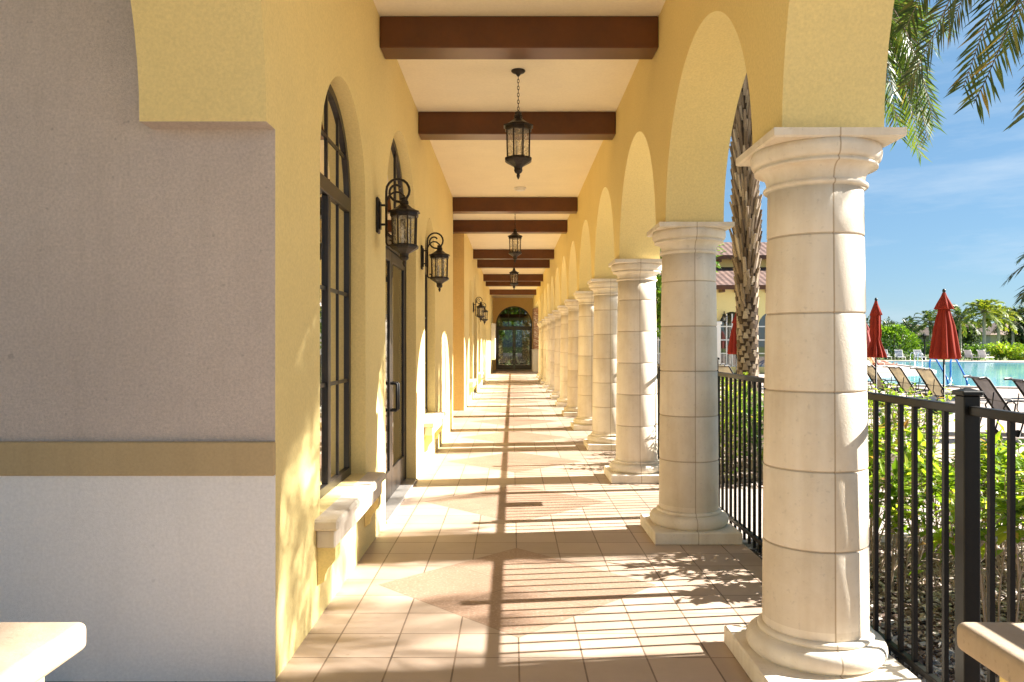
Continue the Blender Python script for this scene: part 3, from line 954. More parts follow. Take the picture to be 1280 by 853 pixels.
# ------------------------------------------------------------------ lanterns
def lantern_body(t, s, z):
    """body hanging down from z (top of its cap), scale s"""
    def pr(p): return [(r * s, z - d * s) for r, d in p]
    mb = MB()
    mb.lathe(pr([(0.012, -0.02), (0.03, -0.012), (0.034, 0.0), (0.030, 0.012), (0.040, 0.02), (0.044, 0.04), (0.036, 0.05), (0.05, 0.062), (0.085, 0.09), (0.125, 0.11), (0.150, 0.118), (0.152, 0.13), (0.135, 0.134), (0.135, 0.165), (0.120, 0.170), (0.03, 0.172)]), 8, ph=pi / 8, sm=False)
    mb.build('cap', M['lamp'], t)
    mb = MB()
    for k in range(8):
        a = 2 * pi * k / 8 + pi / 8
        p0 = Vector((cos(a) * 0.118 * s, sin(a) * 0.118 * s, z - 0.168 * s))
        p1 = Vector((cos(a) * 0.112 * s, sin(a) * 0.112 * s, z - 0.425 * s))
        mb.tube([p0, p1], 0.008 * s, 6)
    mb.build('cage', M['lamp'], t)
    mb = MB()
    mb.lathe(pr([(0.112, 0.172), (0.106, 0.424)]), 8, ph=pi / 8, sm=False, cap=False)
    mb.build('glass', M['seed'], t)
    mb = MB()
    mb.lathe(pr([(0.02, 0.424), (0.125, 0.425), (0.137, 0.435), (0.137, 0.452), (0.115, 0.470), (0.075, 0.492), (0.045, 0.510), (0.040, 0.53), (0.044, 0.545), (0.034, 0.565), (0.014, 0.578), (0.018, 0.592), (0.016, 0.605), (0.004, 0.63)]), 8, ph=pi / 8, sm=False)
    mb.build('bowl', M['lamp'], t)
    mb = MB()
    for k in range(3):
        a = 2 * pi * k / 3
        x, y = cos(a) * 0.035 * s, sin(a) * 0.035 * s
        mb.lathe([(0.010 * s, z - 0.42 * s), (0.010 * s, z - 0.33 * s), (0.006 * s, z - 0.325 * s), (0.011 * s, z - 0.29 * s), (0.002 * s, z - 0.255 * s)], 8, cx=x, cy=y)
    mb.build('candle_bulb', M['white'], t)

def make_pendant(label, y):
    t = thing('pendant_lantern', label, 'hanging lantern', (0.06, y, CEIL), 0, 'lanterns hanging from the corridor ceiling')
    mb = MB()
    mb.lathe([(0.066, -0.001), (0.068, -0.010), (0.058, -0.020), (0.03, -0.030), (0.018, -0.045), (0.008, -0.058)], 20)
    mb.build('canopy', M['lamp'], t)
    mb = MB()
    zz = -0.05; i = 0
    while zz > -0.40:
        pts = []
        for q in range(10):
            a = 2 * pi * q / 10
            h, v = 0.009 * cos(a), 0.021 * sin(a)
            pts.append((h, 0, zz - 0.018 + v) if i % 2 else (0, h, zz - 0.018 + v))
        mb.tube(pts, 0.0032, 5, closed=True)
        zz -= 0.033; i += 1
    mb.build('chain', M['lamp'], t)
    lantern_body(t, 1.0, -0.41)
    return t
pl = make_pendant('large black hanging lantern, first from the camera', COL0 + P * 1.5 + 0.03)
dup(pl, (0.06, COL0 + P * 4.5, CEIL), label='black hanging lantern, second of three along the corridor')
dup(pl, (0.06, COL0 + P * 7.5, CEIL), label='small looking black hanging lantern, farthest of three along the corridor')

def make_sconce(label, x, y):
    t = thing('wall_lantern', label, 'wall lantern', (x, y, 0), 0, 'lanterns on the corridor wall')
    mb = MB()
    UP = 0.23
    mb.box(0.001, 0.022, -0.05, 0.05, 2.13 + UP, 2.41 + UP, bev=0.008)
    mb.box(0.022, 0.034, -0.032, 0.032, 2.16 + UP, 2.38 + UP, bev=0.006)
    mb.build('backplate', M['lamp'], t)
    mb = MB()
    off = 0.215
    pts = [(0.075, 0, 2.10), (0.075, 0, 2.46)]
    # big hook over the body ending in a spiral
    cx, cz, r = 0.165, 2.465, 0.09
    for i in range(1, 26):
        a = pi - i * (pi * 2.0 / 18)
        rr = r if i < 14 else r * (1 - (i - 13) * 0.058)
        pts.append((cx + rr * cos(a) * 1.0, 0, cz + rr * sin(a)))
    mb.tube(pts, [0.010] * 16 + [0.0095] * (len(pts) - 16), 8)
    # lower brace curve to the cap
    mb.tube([(0.075, 0, 2.38), (0.10, 0, 2.43), (0.14, 0, 2.455), (0.18, 0, 2.45), (off, 0, 2.42), (off, 0, 2.39)], 0.008, 8)
    pts = [(0.075, 0, 2.16), (0.075, 0, 2.06)]
    for i in range(1, 13):
        a = pi + i * (pi * 1.6 / 12)
        rr = 0.028 * (1 - i * 0.035)
        pts.append((0.103 + rr * cos(a), 0, 2.06 + rr * sin(a)))
    mb.tube(pts, 0.008, 8)
    mb.tube([(0.03, 0, 2.20), (0.075, 0, 2.20)], 0.009, 8)
    mb.tube([(0.03, 0, 2.35), (0.075, 0, 2.35)], 0.009, 8)
    mb.v = [(x_, y_, z_ + UP) for x_, y_, z_ in mb.v]
    mb.build('scroll_bracket', M['lamp'], t)
    n0 = len(t.children)
    lantern_body(t, 0.84, 2.40 + UP)
    for ch in t.children:
        if ch.name.split('.')[0] in ('cap', 'cage', 'glass', 'bowl', 'candle_bulb'):
            ch.location = (off, 0, 0)
    return t
wl = make_sconce('black scroll wall lantern between the first arched window and the glass doors', XL, 6.02)
dup(wl, (XL, 8.95, 0), label='black scroll wall lantern just before the wall recess, beyond the glass doors')
dup(wl, (XL2, 21.25, 0), label='black scroll wall lantern beyond the ochre pier, third from the camera')
dup(wl, (XL2, 24.2, 0), label='black scroll wall lantern nearest to the end door, fourth from the camera')

t = thing('smoke_detector', 'round white detector on the ceiling behind the first hanging lantern', 'smoke detector', (0.135, 12.9, CEIL))
mb = MB(); mb.lathe([(0.10, -0.001), (0.105, -0.012), (0.10, -0.022)], 28); mb.build('base', M['white'], t)
mb = MB(); mb.lathe([(0.085, -0.022), (0.08, -0.045), (0.05, -0.055), (0.0, -0.056)], 28); mb.build('cover', M['white'], t)

# ------------------------------------------------------------------ low walls beside the camera
def low_wall(xa, xb, label):
    t = thing('low_wall', label, 'low wall', ((xa + xb) / 2, 0, 0), 0, 'low walls with stone caps beside the camera')
    c = (xa + xb) / 2
    mb = MB(); mb.box(xa - c + 0.06, xb - c - 0.06, 0.14, 1.78, 0, 0.765); mb.build('wall_body', M['yellow'], t)
    mb = MB(); mb.box(xa - c, xb - c, 0.1, 1.86, 0.766, 0.835); o = mb.build('stone_cap', M['cap'], t); bv = o.modifiers.new('round', 'BEVEL'); bv.width = 0.019; bv.segments = 5; [setattr(p, 'use_smooth', True) for p in o.data.polygons]
low_wall(-1.62, -1.018, 'low wall with a sunlit bull-nosed stone cap in front of the grey wall')
low_wall(1.064, 1.63, 'low wall with a shaded stone cap in front of the iron fence')

# ------------------------------------------------------------------ fence
XF = 1.758
posts = [-0.6, 1.2, 2.98, 4.72, 6.72, 8.0]
y = 9.7
while y < 42:
    posts.append(y); y += 1.85
FB = -0.066
fence = thing('iron_fence', 'black metal picket fence running outside the row of columns', 'fence', (XF, 0, 0))
def picket_panel(parent, a, b, top=1.262, gate=False):
    mb = MB()
    mb.box(-0.0175, 0.0175, a, b, top - 0.035, top, bev=0.004)
    mb.build('top_rail', M['iron'], parent)
    mb = MB()
    mb.box(-0.0165, 0.0165, a, b, 0.085, 0.115, bev=0.003)
    mb.build('bottom_rail', M['iron'], parent)
    mb = MB()
    n = max(1, round((b - a) / 0.118) - 1)
    st = (b - a) / (n + 1)
    for i in range(1, n + 1):
        y = a + st * i
        mb.box(-0.0095, 0.0095, y - 0.0095, y + 0.0095, 0.02, top - 0.036)
    mb.build('picket_panel', M['iron'], parent)
for i, y in enumerate(posts):
    ph = 1.30 if i not in (3, 4, 5) else (1.36 if i == 4 else 1.34)
    mb = MB(); mb.box(-0.032, 0.032, y - 0.032, y + 0.032, FB, ph, bev=0.003)
    p = mb.build('post', M['iron'], fence)
    mb = MB()
    mb.box(-0.040, 0.040, y - 0.040, y + 0.040, ph + 0.001, ph + 0.02, bev=0.004)
    mb.add([(-.034, y - .034, ph + .02), (.034, y - .034, ph + .02), (.034, y + .034, ph + .02), (-.034, y + .034, ph + .02), (0, y, ph + .032)], [(0, 1, 4), (1, 2, 4), (2, 3, 4), (3, 0, 4)])
    mb.build('post_cap', M['iron'], p)
    if i + 1 < len(posts) and i != 4:
        picket_panel(fence, y + 0.0325, posts[i + 1] - 0.0325)
gate = thing('fence_gate', 'black metal gate with a lock box in the picket fence', 'gate', (XF, 0, 0))
picket_panel(gate, 6.795, 7.925)
for y in (6.776, 7.944):
    mb = MB(); mb.box(-0.018, 0.018, y - 0.018, y + 0.018, 0.04, 1.29, bev=0.003); mb.build('stile', M['iron'], gate)
mb = MB(); mb.box(-0.035, 0.035, 7.32, 7.52, 1.01, 1.2265, bev=0.006); mb.build('lock_box', M['iron'], gate)

# ------------------------------------------------------------------ plants
def leaf(mb, p, d, L, W, droop=0.3, nrm=None):
    """a folded pointed leaf from p along d"""
    d = d.normalized()
    up = nrm if nrm is not None else Vector((0, 0, 1))
    s = d.cross(up)
    if s.length < 1e-4: s = Vector((1, 0, 0))
    s.normalize(); u = s.cross(d).normalized()
    m = p + d * (L * 0.45) - Vector((0, 0, 1)) * (droop * L * 0.12)
    e = p + d * L - Vector((0, 0, 1)) * (droop * L * 0.5)
    a = m + s * W + u * (W * 0.35); b = m - s * W + u * (W * 0.35)
    mb.add([p, a, e, m, b], [(0, 3, 2, 1), (0, 4, 2, 3)])

def shrub(label, x, y, h, nst, nleaf, L, W, group, low=0.45, spread=0.35, z=-0.065, cat='shrub', mat='shrubleaf', name='leafy_shrub', rs=0):
    rnd = random.Random(rs)
    t = thing(name, label, cat, (x, y, z), 0, group)
    st = MB(); lf = MB()
    for i in range(nst):
        a = rnd.uniform(0, 2 * pi); rr = spread * sqrt(rnd.random())
        top = Vector((cos(a) * rr, sin(a) * rr, h * rnd.uniform(0.72, 1.0)))
        b = Vector((cos(a) * rr * 0.35 + rnd.gauss(0, .03), sin(a) * rr * 0.35 + rnd.gauss(0, .03), 0))
        mid = b.lerp(top, 0.5) + Vector((rnd.gauss(0, .05), rnd.gauss(0, .05), 0))
        pts = []
        for k in range(7):
            q = k / 6
            pts.append(b * (1 - q) ** 2 + mid * 2 * q * (1 - q) + top * q * q)
        st.tube(pts, [0.007 - 0.0042 * k / 6 for k in range(7)], 5)
        if low > 0.4:            # bare twigs low down
            for j in range(3):
                p0 = pts[rnd.randint(1, 3)]; a2 = rnd.uniform(0, 6.28)
                p1 = p0 + Vector((cos(a2) * .12, sin(a2) * .12, rnd.uniform(0.0, 0.2))); p2 = p1 + Vector((rnd.gauss(0, .05), rnd.gauss(0, .05), rnd.uniform(0.0, 0.15)))
                st.tube([p0, p1, p2], [0.0035, 0.0028, 0.0015], 4)
        for j in range(rnd.randint(1, 3)):      # side twigs
            q = rnd.uniform(low * 0.75, 0.85); k = int(q * 6)
            p0 = pts[k]; p1 = p0 + Vector((rnd.gauss(0, .12), rnd.gauss(0, .12), rnd.uniform(0.05, 0.22)))
            st.tube([p0, p0.lerp(p1, 0.5) + Vector((rnd.gauss(0, .015), rnd.gauss(0, .015), 0.01)), p1], [0.0035, 0.003, 0.002], 4)
            for _ in range(max(2, nleaf // 8)):
                d = Vector((rnd.gauss(0, 1), rnd.gauss(0, 1), rnd.gauss(0.35, 0.5)))
                leaf(lf, p1 + Vector((rnd.gauss(0, .03), rnd.gauss(0, .03), rnd.gauss(0, .03))), d, L * rnd.uniform(0.6, 1.1), W * rnd.uniform(0.7, 1.1), rnd.uniform(0.1, 0.8))
        for _ in range(nleaf):
            q = low + (1 - low) * rnd.random() ** 0.6
            k = min(5, int(q * 6)); p = pts[k].lerp(pts[k + 1], q * 6 - k)
            d = Vector((rnd.gauss(0, 1), rnd.gauss(0, 1), rnd.gauss(0.45, 0.5)))
            leaf(lf, p + Vector((rnd.gauss(0, .02), rnd.gauss(0, .02), 0)), d, L * rnd.uniform(0.4, 1.3), W * rnd.uniform(0.6, 1.2), rnd.uniform(0.1, 0.9))
    st.build('stems', M['twig'], t)
    lf.build('foliage', M[mat], t)
    return t
G1 = 'leggy shrubs in the mulch bed'
SL = 'leggy lime green shrub with bare lower stems in the mulch behind the fence'
k = 0
for (x, y) in [(2.45, 5.35), (2.75, 4.95), (3.05, 5.5), (3.35, 5.05), (3.6, 5.55), (2.95, 4.4), (3.5, 4.5), (3.95, 5.2), (2.6, 5.75), (4.2, 5.6), (2.5, 3.9), (2.9, 3.75), (3.4, 3.9), (2.3, 4.75), (3.9, 4.6)]:
    k += 1
    hh = random.uniform(0.88, 1.08) if x > 2.4 else 0.8
    shrub(SL, x, y, hh, 12, 28, 0.125, 0.024, G1, 0.68, 0.36, rs=k)
G2 = 'green hedge shrubs beyond the garden path'
hl = 'dense green hedge shrub beside the path behind the second bay fence'
k = 40
for (x, y) in [(2.35, 8.7), (2.9, 8.75), (3.45, 8.8), (2.4, 9.6), (3.0, 9.7), (3.6, 9.6), (4.1, 8.9), (2.45, 10.6), (3.1, 10.7), (4.7, 8.9), (2.5, 12.2), (2.5, 14), (2.5, 16), (2.5, 18.4), (2.55, 21), (2.6, 24)]:
    k += 1
    shrub(hl, x, y, random.uniform(1.0, 1.2), 16, 42, 0.085, 0.022, G2, 0.12, 0.42, name='hedge_shrub', mat='shrubleaf' if k % 3 else 'hedgeleaf', rs=k)

# palms -----------------------------------------------------------
def bez(p0, p1, p2, p3, n):
    out = []
    for i in range(n + 1):
        t = i / n
        out.append(p0 * (1 - t) ** 3 + p1 * 3 * t * (1 - t) ** 2 + p2 * 3 * t * t * (1 - t) + p3 * t ** 3)
    return out
def frond(mb, pts, nl, L, W, rnd, r0=0.02, start=0.14, hang=0.35, mi_r=1, face=None):
    n = len(pts) - 1
    mb.tube(pts, [r0 * (1 - 0.85 * i / n) for i in range(n + 1)], 5, mi_r)
    for i in range(nl):
        q = start + (1 - start) * (i / nl)
        k = min(n - 1, int(q * n)); p = pts[k].lerp(pts[k + 1], q * n - k)
        tg = (pts[min(k + 1, n)] - pts[max(k - 1, 0)]).normalized()
        side = tg.cross(Vector((0, 0, 1)) if face is None else face)
        if side.length < 0.05: side = Vector((1, 0, 0))
        side.normalize(); nu = side.cross(tg).normalized()
        ln = L * (0.45 + 0.55 * sin(pi * min(1, (0.12 + q * 0.80)))) * rnd.uniform(0.8, 1.1)
        for s in (-1, 1):
            d = side * s * rnd.uniform(0.75, 1.05) + tg * rnd.uniform(0.75, 1.15) + nu * rnd.uniform(-0.1, 0.45) + Vector((0, 0, -hang * rnd.uniform(0.5, 1.4)))
            d.normalize()
            w = W * rnd.uniform(0.8, 1.15)
            wd = d.cross(nu).normalized() * w
            e = p + d * ln + Vector((0, 0, -hang * ln * 0.30))
            m = p + d * ln * 0.5 + Vector((0, 0, -hang * ln * 0.04))
            mb.add([p - wd * 0.4, p + wd * 0.4, m + wd, e, m - wd], [(0, 1, 2, 4), (4, 2, 3)])

def palm_trunk(mb, base, top, r0, r1, boots, rnd, bl=0.17, bw=0.055, seg=20, flare=0.28):
    base, top = Vector(base), Vector(top)
    n = 12; pts = [base.lerp(top, i / n) for i in range(n + 1)]
    rr = [r0 + (r1 - r0) * (i / n) for i in range(n + 1)]
    rr[0] *= 1.15
    mb.tube(pts, rr, seg, 0)
    ax = (top - base).normalized()
    for i in range(boots):
        q = (i + rnd.random() * 0.6) / boots
        a = i * 2.39996 + rnd.gauss(0, 0.08)
        p = base.lerp(top, q)
        rad = r0 + (r1 - r0) * q
        out = Vector((cos(a), sin(a), 0))
        tan = Vector((-sin(a), cos(a), 0))
        g = min(1.0, max(0, (q - 0.28) / 0.16))       # longer, flaring leaf bases higher up
        l = bl * (0.40 + 0.85 * g) * rnd.uniform(0.7, 1.35)
        fl = (0.35 + flare * g) * rnd.uniform(0.7, 1.2)
        d = (ax + out * fl * 0.55).normalized()
        c0 = p + out * (rad * 0.88); c1 = c0 + d * l
        w0 = bw * rnd.uniform(0.9, 1.2) * (1.55 - 0.55 * g); w1 = w0 * rnd.uniform(0.45, 0.7); th = 0.022
        nn = d.cross(tan).normalized()
        if nn.dot(out) < 0: nn = -nn
        mb.add([c0 - tan * w0 - nn * th, c0 + tan * w0 - nn * th, c0 + tan * w0 * 0.8 + nn * th, c0 - tan * w0 * 0.8 + nn * th,
                c1 - tan * w1 - nn * th * .5, c1 + tan * w1 - nn * th * .5, c1 + tan * w1 * 0.6 + nn * th * 0.7, c1 - tan * w1 * 0.6 + nn * th * 0.7],
               [(0, 1, 5, 4), (1, 2, 6, 5), (2, 3, 7, 6), (3, 0, 4, 7), (4, 5, 6, 7)], 1)

def crown_fronds(mb, c, n, L, rnd, elev=(-0.3, 1.25), nl=44, ll=0.45, lw=0.014, hang=0.35, sag=0.55, seg=12, az=None, r0=0.02):
    c = Vector(c)
    for i in range(n):
        a = i * 2.39996 + rnd.gauss(0, .12)
        if az and not az(a % (2 * pi)): continue
        e = elev[0] + (elev[1] - elev[0]) * ((i + 0.5) / n)
        Li = L * rnd.uniform(0.85, 1.1)
        o = Vector((cos(a), sin(a), 0))
        d0 = o * cos(e) + Vector((0, 0, sin(e)))
        p1 = c + d0 * Li * 0.38
        p2 = c + d0 * Li * 0.72 + o * Li * 0.06 - Vector((0, 0, Li * sag * 0.18))
        p3 = c + d0 * Li * 0.85 + o * Li * 0.10 - Vector((0, 0, Li * sag * (0.55 + 0.25 * rnd.random())))
        frond(mb, bez(c, p1, p2, p3, seg), nl, ll, lw, rnd, r0=r0, hang=hang)

# date palm seen between the first two columns
rnd = random.Random(5)
pb = at(936, 430, 12.0); pb.z = -0.06
pt = Vector((3.60, 12.0, 6.7))
t = thing('date_palm', 'date palm with a shaggy boot-covered trunk behind the second column', 'palm tree', (0, 0, 0))
mb = MB(); palm_trunk(mb, pb, pt, 0.15, 0.165, 760, rnd, bl=0.22, bw=0.031, flare=0.16)
mb.build('trunk', [M['crevicebark'], M['boot']], t)
mb = MB(); crown_fronds(mb, pt + Vector((0, 0, 0.1)), 44, 3.3, rnd, (-0.35, 1.3), 60, 0.42, 0.013, 0.3, 0.55)
for (x, y, xb) in [(1168, 160, 1070), (1150, 165, 1090), (1160, 130, 1040), (1120, 150, 1040), (1128, 45, 1050), (1118, 120, 1030), (1135, 150, 1040), (1125, 175, 1040), (1152, 52, 1040), (1160, 175, 1040), (1166, 150, 1040), (1148, 185, 1040), (1135, 130, 1040), (1156, 160, 1040), (1148, 40, 1040), (1142, 145, 1040)]:
    tip = at(x, y, 11.4 + rnd.uniform(-.6, .6))
    s = pt + Vector((0.1, 0, 0.1)); o = (tip - s); o.z = 0
    frond(mb, bez(s, s + o * 0.4 + Vector((0, 0, 0.9)), s + o * 0.85 + Vector((0, 0, 0.25)), tip, 14), 100, 0.42, 0.0125, rnd, r0=0.02, hang=0.25, face=Vector((rnd.uniform(-.6, .6), rnd.uniform(0.2, 1), rnd.uniform(.3, 1))))
mb.build('crown', [M['frondlit'], M['boot']], t)

# palm beside the fence whose fronds hang into the top of the picture
rnd = random.Random(11)
nb = Vector((5.35, 6.3, -0.06)); nt_ = Vector((5.25, 6.3, 5.7))
t = thing('date_palm', 'date palm whose dark backlit fronds hang into the sky above the fence', 'palm tree', (0, 0, 0))
mb = MB(); palm_trunk(mb, nb, nt_, 0.17, 0.21, 420, rnd)
mb.build('trunk', [M['crevicebark'], M['boot']], t)
mb = MB()
s = nt_ + Vector((0, 0, 0.15))
for (x, y, dep, kx, kz) in [(1135, 108, 6.2, 0.55, 1.05), (1203, 112, 6.4, 0.40, 1.1), (1217, 130, 5.7, 0.55, 1.0), (1133, 34, 6.9, 0.4, 0.9), (1262, 62, 7.2, 0.3, 1.0), (1185, 40, 7.4, 0.4, 0.9), (1282, 150, 5.2, 0.4, 1.1)]:
    tip = at(x, y, dep)
    o = tip - s; o.z = 0
    frond(mb, bez(s, s + o * 0.35 + Vector((0, 0, 0.95)), tip + Vector((-o.x * 0.0 + kx, 0, kz)), tip, 18), 84, 0.34, 0.0105, rnd, r0=0.018, hang=0.3, start=0.1, face=Vector((rnd.uniform(-.3, .3), 1.0, rnd.uniform(-.1, .5))))
crown_fronds(mb, s, 44, 3.0, rnd, (-0.2, 1.35), 58, 0.40, 0.012, 0.35, 0.5, az=lambda a: not (R(95) < a < R(200)))
for (a, e, L) in [(225, 0.0, 2.2), (240, -0.15, 2.3), (252, 0.1, 2.6), (262, 0.35, 2.4), (272, 0.0, 2.2), (285, 0.2, 2.5), (300, -0.1, 2.3), (236, 0.9, 2.8), (258, 0.8, 2.8), (222, 0.7, 2.6), (150, 1.0, 2.6), (170, 1.15, 2.4), (120, 1.1, 2.4), (200, 0.8, 2.9), (215, 0.45, 3.0), (232, 0.2, 3.0), (245, 0.6, 3.0)]:
    o = Vector((cos(R(a)), sin(R(a)), 0)); d0 = o * cos(e) + Vector((0, 0, sin(e)))
    frond(mb, bez(s, s + d0 * L * 0.4, s + d0 * L * 0.75, s + d0 * L * 0.85 + o * L * 0.2 - Vector((0, 0, 0.5 * L)), 14), 60, 0.38, 0.012, rnd, r0=0.018)
mb.build('crown', [M['frond'], M['boot']], t)

# palm outside the frame whose crown dapples the first wall
rnd = random.Random(17)
t = thing('date_palm', 'tall date palm on the pool deck outside the frame, dappling the wall by the window', 'palm tree', (0, 0, 0))
mb = MB(); palm_trunk(mb, (10.6, 4.76, -0.05), (10.6, 4.78, 8.6), 0.17, 0.2, 120, rnd)
mb.build('trunk', [M['crevicebark'], M['boot']], t)
mb = MB(); crown_fronds(mb, (10.6, 4.8, 8.7), 48, 2.1, rnd, (-0.25, 1.3), 38, 0.32, 0.013, 0.25, 0.35, az=lambda a: R(10) < a < R(310))
mb.build('crown', [M['frond'], M['boot']], t)
# palm at the frame edge, far
def far_palm(label, px, top_y, Y, L, n, mat, rs, name='palm_tree', r=0.16, elev=(-0.5, 1.3), nl=26, ll=0.55, lw=0.03, bark='palegrey_bark', group=None, sag=0.6):
    rnd = random.Random(rs)
    c = at(px, top_y, Y)
    t = thing(name, label, 'palm tree', (c.x, Y, -0.1), 0, group)
    mb = MB(); mb.tube([(0, 0, 0), (0.03, 0, c.z * 0.5), (0, 0, c.z + 0.1)], [r * 1.2, r, r * 0.9], 10); mb.build('trunk', M[bark], t)
    mb = MB(); crown_fronds(mb, (0, 0, c.z + 0.1), n, L, rnd, elev, nl, ll, lw, 0.4, sag, 9, r0=0.03)
    mb.build('crown', [M[mat], M['bark']], t)
far_palm('palm at the frame edge with grey green fronds above the pool loungers', 1358, 322, 22, 2.0, 26, 'frond', 3, lw=0.035, nl=34)
gp = 'palms beyond the pool'
far_palm('bright lime green palm with a thin white trunk beyond the pool', 1230, 391, 84, 2.9, 26, 'frondlime', 21, lw=0.06, nl=30, ll=0.65, sag=0.55, elev=(-0.35, 1.4), group=gp)
far_palm('yellow green palm right beside the lime green palm', 1248, 397, 86, 2.6, 22, 'frondlime', 22, lw=0.06, nl=30, ll=0.6, sag=0.6, elev=(-0.35, 1.4), group=gp)
far_palm('dark green palm behind the big red parasol', 1163, 405, 92, 3.4, 26, 'frondlit', 23, lw=0.055, group=gp)
far_palm('green palm just over the shoulder of the big red parasol', 1200, 398, 90, 3.2, 28, 'frondlit', 24, lw=0.055, group=gp)
far_palm('dark palm behind the yellow green palm', 1266, 400, 94, 3.2, 26, 'frond', 25, lw=0.055, group=gp)

# trees, hedges and bushes far off
def blob_tree(label, x, y, h, w, nl, mat, rs, name='broad_tree', cat='tree', trunk=True, L=0.5, group=None, zb=0.25):
    rnd = random.Random(rs)
    t = thing(name, label, cat, (x, y, -0.12), 0, group)
    if trunk:
        mb = MB()
        mb.tube([(0, 0, 0), (0.1, 0, h * 0.3), (0, 0, h * 0.6)], [0.25, 0.18, 0.1], 8)
        for k in range(5):
            a = k * 1.3
            mb.tube([(0.05, 0, h * 0.3), (cos(a) * w * 0.25, sin(a) * w * 0.25, h * 0.6)], [0.12, 0.04], 6)
        mb.build('trunk', M['bark'], t)
    lf = MB()
    cl = []
    for k in range(16):
        a = rnd.uniform(0, 2 * pi); q = sqrt(rnd.random()) * 0.36 * w
        cl.append((Vector((cos(a) * q, sin(a) * q, h * rnd.uniform(zb + 0.1, 0.86))), rnd.uniform(0.14, 0.26) * min(w, h)))
    for k in range(nl):
        c, r = rnd.choice(cl)
        d = Vector((rnd.gauss(0, 1), rnd.gauss(0, 1), rnd.gauss(0, 1))).normalized()
        p = c + d * r * rnd.uniform(0.55, 1.05)
        if p.z < 0.05: p.z = rnd.uniform(0.05, 0.6)
        dd = (d + Vector((rnd.gauss(0, .7), rnd.gauss(0, .7), rnd.gauss(0, .7)))).normalized()
        leaf(lf, p, dd, L * rnd.uniform(0.6, 1.2), L * 0.28, 0.3)
    lf.build('crown' if trunk else 'foliage', M[mat], t)
    return t
def round_hedge(label, x, y, rx, rz, nl, mat, rs, L, name='round_hedge'):
    rnd = random.Random(rs)
    t = thing(name, label, 'hedge', (x, y, -0.1))
    mb = MB()
    for k in range(7):
        a = k * 0.9
        mb.tube([(cos(a) * rx * .2, sin(a) * rx * .2, 0), (cos(a) * rx * .5, sin(a) * rx * .5, rz * .8)], [0.08, 0.03], 5)
    mb.build('stems', M['bark'], t)
    lf = MB()
    for k in range(nl):
        d = Vector((rnd.gauss(0, 1), rnd.gauss(0, 1), abs(rnd.gauss(0, 1)))).normalized()
        rr = rnd.uniform(0.82, 1.03) + 0.05 * sin(d.x * 9) * cos(d.z * 7)
        sq = 1 / max(abs(d.x) ** 3 + abs(d.y) ** 3 + abs(d.z) ** 3, 0.3) ** (1 / 3)
        p = Vector((d.x * rx * rr * sq, d.y * rx * rr * sq, d.z * rz * rr * sq))
        leaf(lf, p, (d + Vector((rnd.gauss(0, .5), rnd.gauss(0, .5), rnd.gauss(0.2, .5)))), L * rnd.uniform(.6, 1.2), L * .3, 0.3)
    lf.build('foliage', M[mat], t)
hx = at(1127, 430, 78).x
round_hedge('large clipped round green hedge behind the far white loungers', hx, 80, 2.3, 3.3, 3600, 'hedgeleaf', 60, 0.34)
tg = 'trees on the skyline beyond the pool'
k = 70
for (px, Y, h, w, mat, lab) in [(1085, 110, 5.5, 9, 'treeleaf', 'low dark tree on the skyline behind the parasols'),
                              (1122, 120, 5.6, 9, 'treeleaf', 'low dark tree on the skyline above the round hedge'),
                              (1160, 125, 5.5, 8, 'treeleaf', 'low tree on the skyline behind the lamp post'),
                              (1205, 100, 4.6, 5, 'treeleaf', 'dark tree under the lime green palm'),
                              (1281, 95, 6.0, 7, 'treeleaf', 'dark tree at the frame edge beyond the palms'),
                              (1310, 105, 7.0, 9, 'treeleaf', 'big dark tree just outside the frame edge')]:
    k += 1
    blob_tree(lab, at(px, 430, Y).x, Y, h, w, 1500, mat, k, L=0.6, group=tg)
bl = 'bushes in the bed beyond the pool'
for (px, Y, h, w, mat, lab) in [(1212, 76, 1.6, 3.4, 'hedgeleaf', 'low bush behind the dark far loungers'),
                              (1250, 74, 1.7, 4.0, 'shrubleaf', 'yellow green bush beside the far loungers'),
                              (1262, 72, 1.5, 4.0, 'shrubleaf', 'yellow green bush under the palms'),
                              (1275, 73, 1.5, 3.6, 'hedgeleaf', 'low green bush at the frame edge beyond the pool'),
                              (1190, 82, 2.2, 3.6, 'treeleaf', 'dark bush behind the big red parasol'),
                              (1160, 88, 2.4, 4.0, 'hedgeleaf', 'green bush below the lamp post')]:
    k += 1
    blob_tree(lab, at(px, 430, Y).x, Y, h, w, 900, mat, k, name='garden_bush', cat='bush', trunk=False, L=0.3, group=bl, zb=0.1)
# garden seen through the end door, and greenery between columns two and three
for kk in range(4):
    blob_tree('bush in the garden behind the end door, %s from the left' % ORD[kk], -2.0 + kk * 1.4, 52 + kk % 2, 2.4, 2.2, 900, 'hedgeleaf' if kk % 2 else 'treeleaf', 95 + kk, name='garden_bush', cat='bush', trunk=False, L=0.3, group='bushes behind the end door', zb=0.1)
blob_tree('leafy tree in the garden behind the end door', -0.6, 55, 6.5, 5.5, 1800, 'hedgeleaf', 90, L=0.4)
blob_tree('bushy green tree in the garden behind the end door beside a leafy tree', 2.4, 58, 7.0, 6, 1800, 'treeleaf', 91, L=0.4)
blob_tree('green tree seen through the gap between the second and third columns', 6.2, 31, 6.4, 4.0, 1800, 'hedgeleaf', 92, L=0.35)

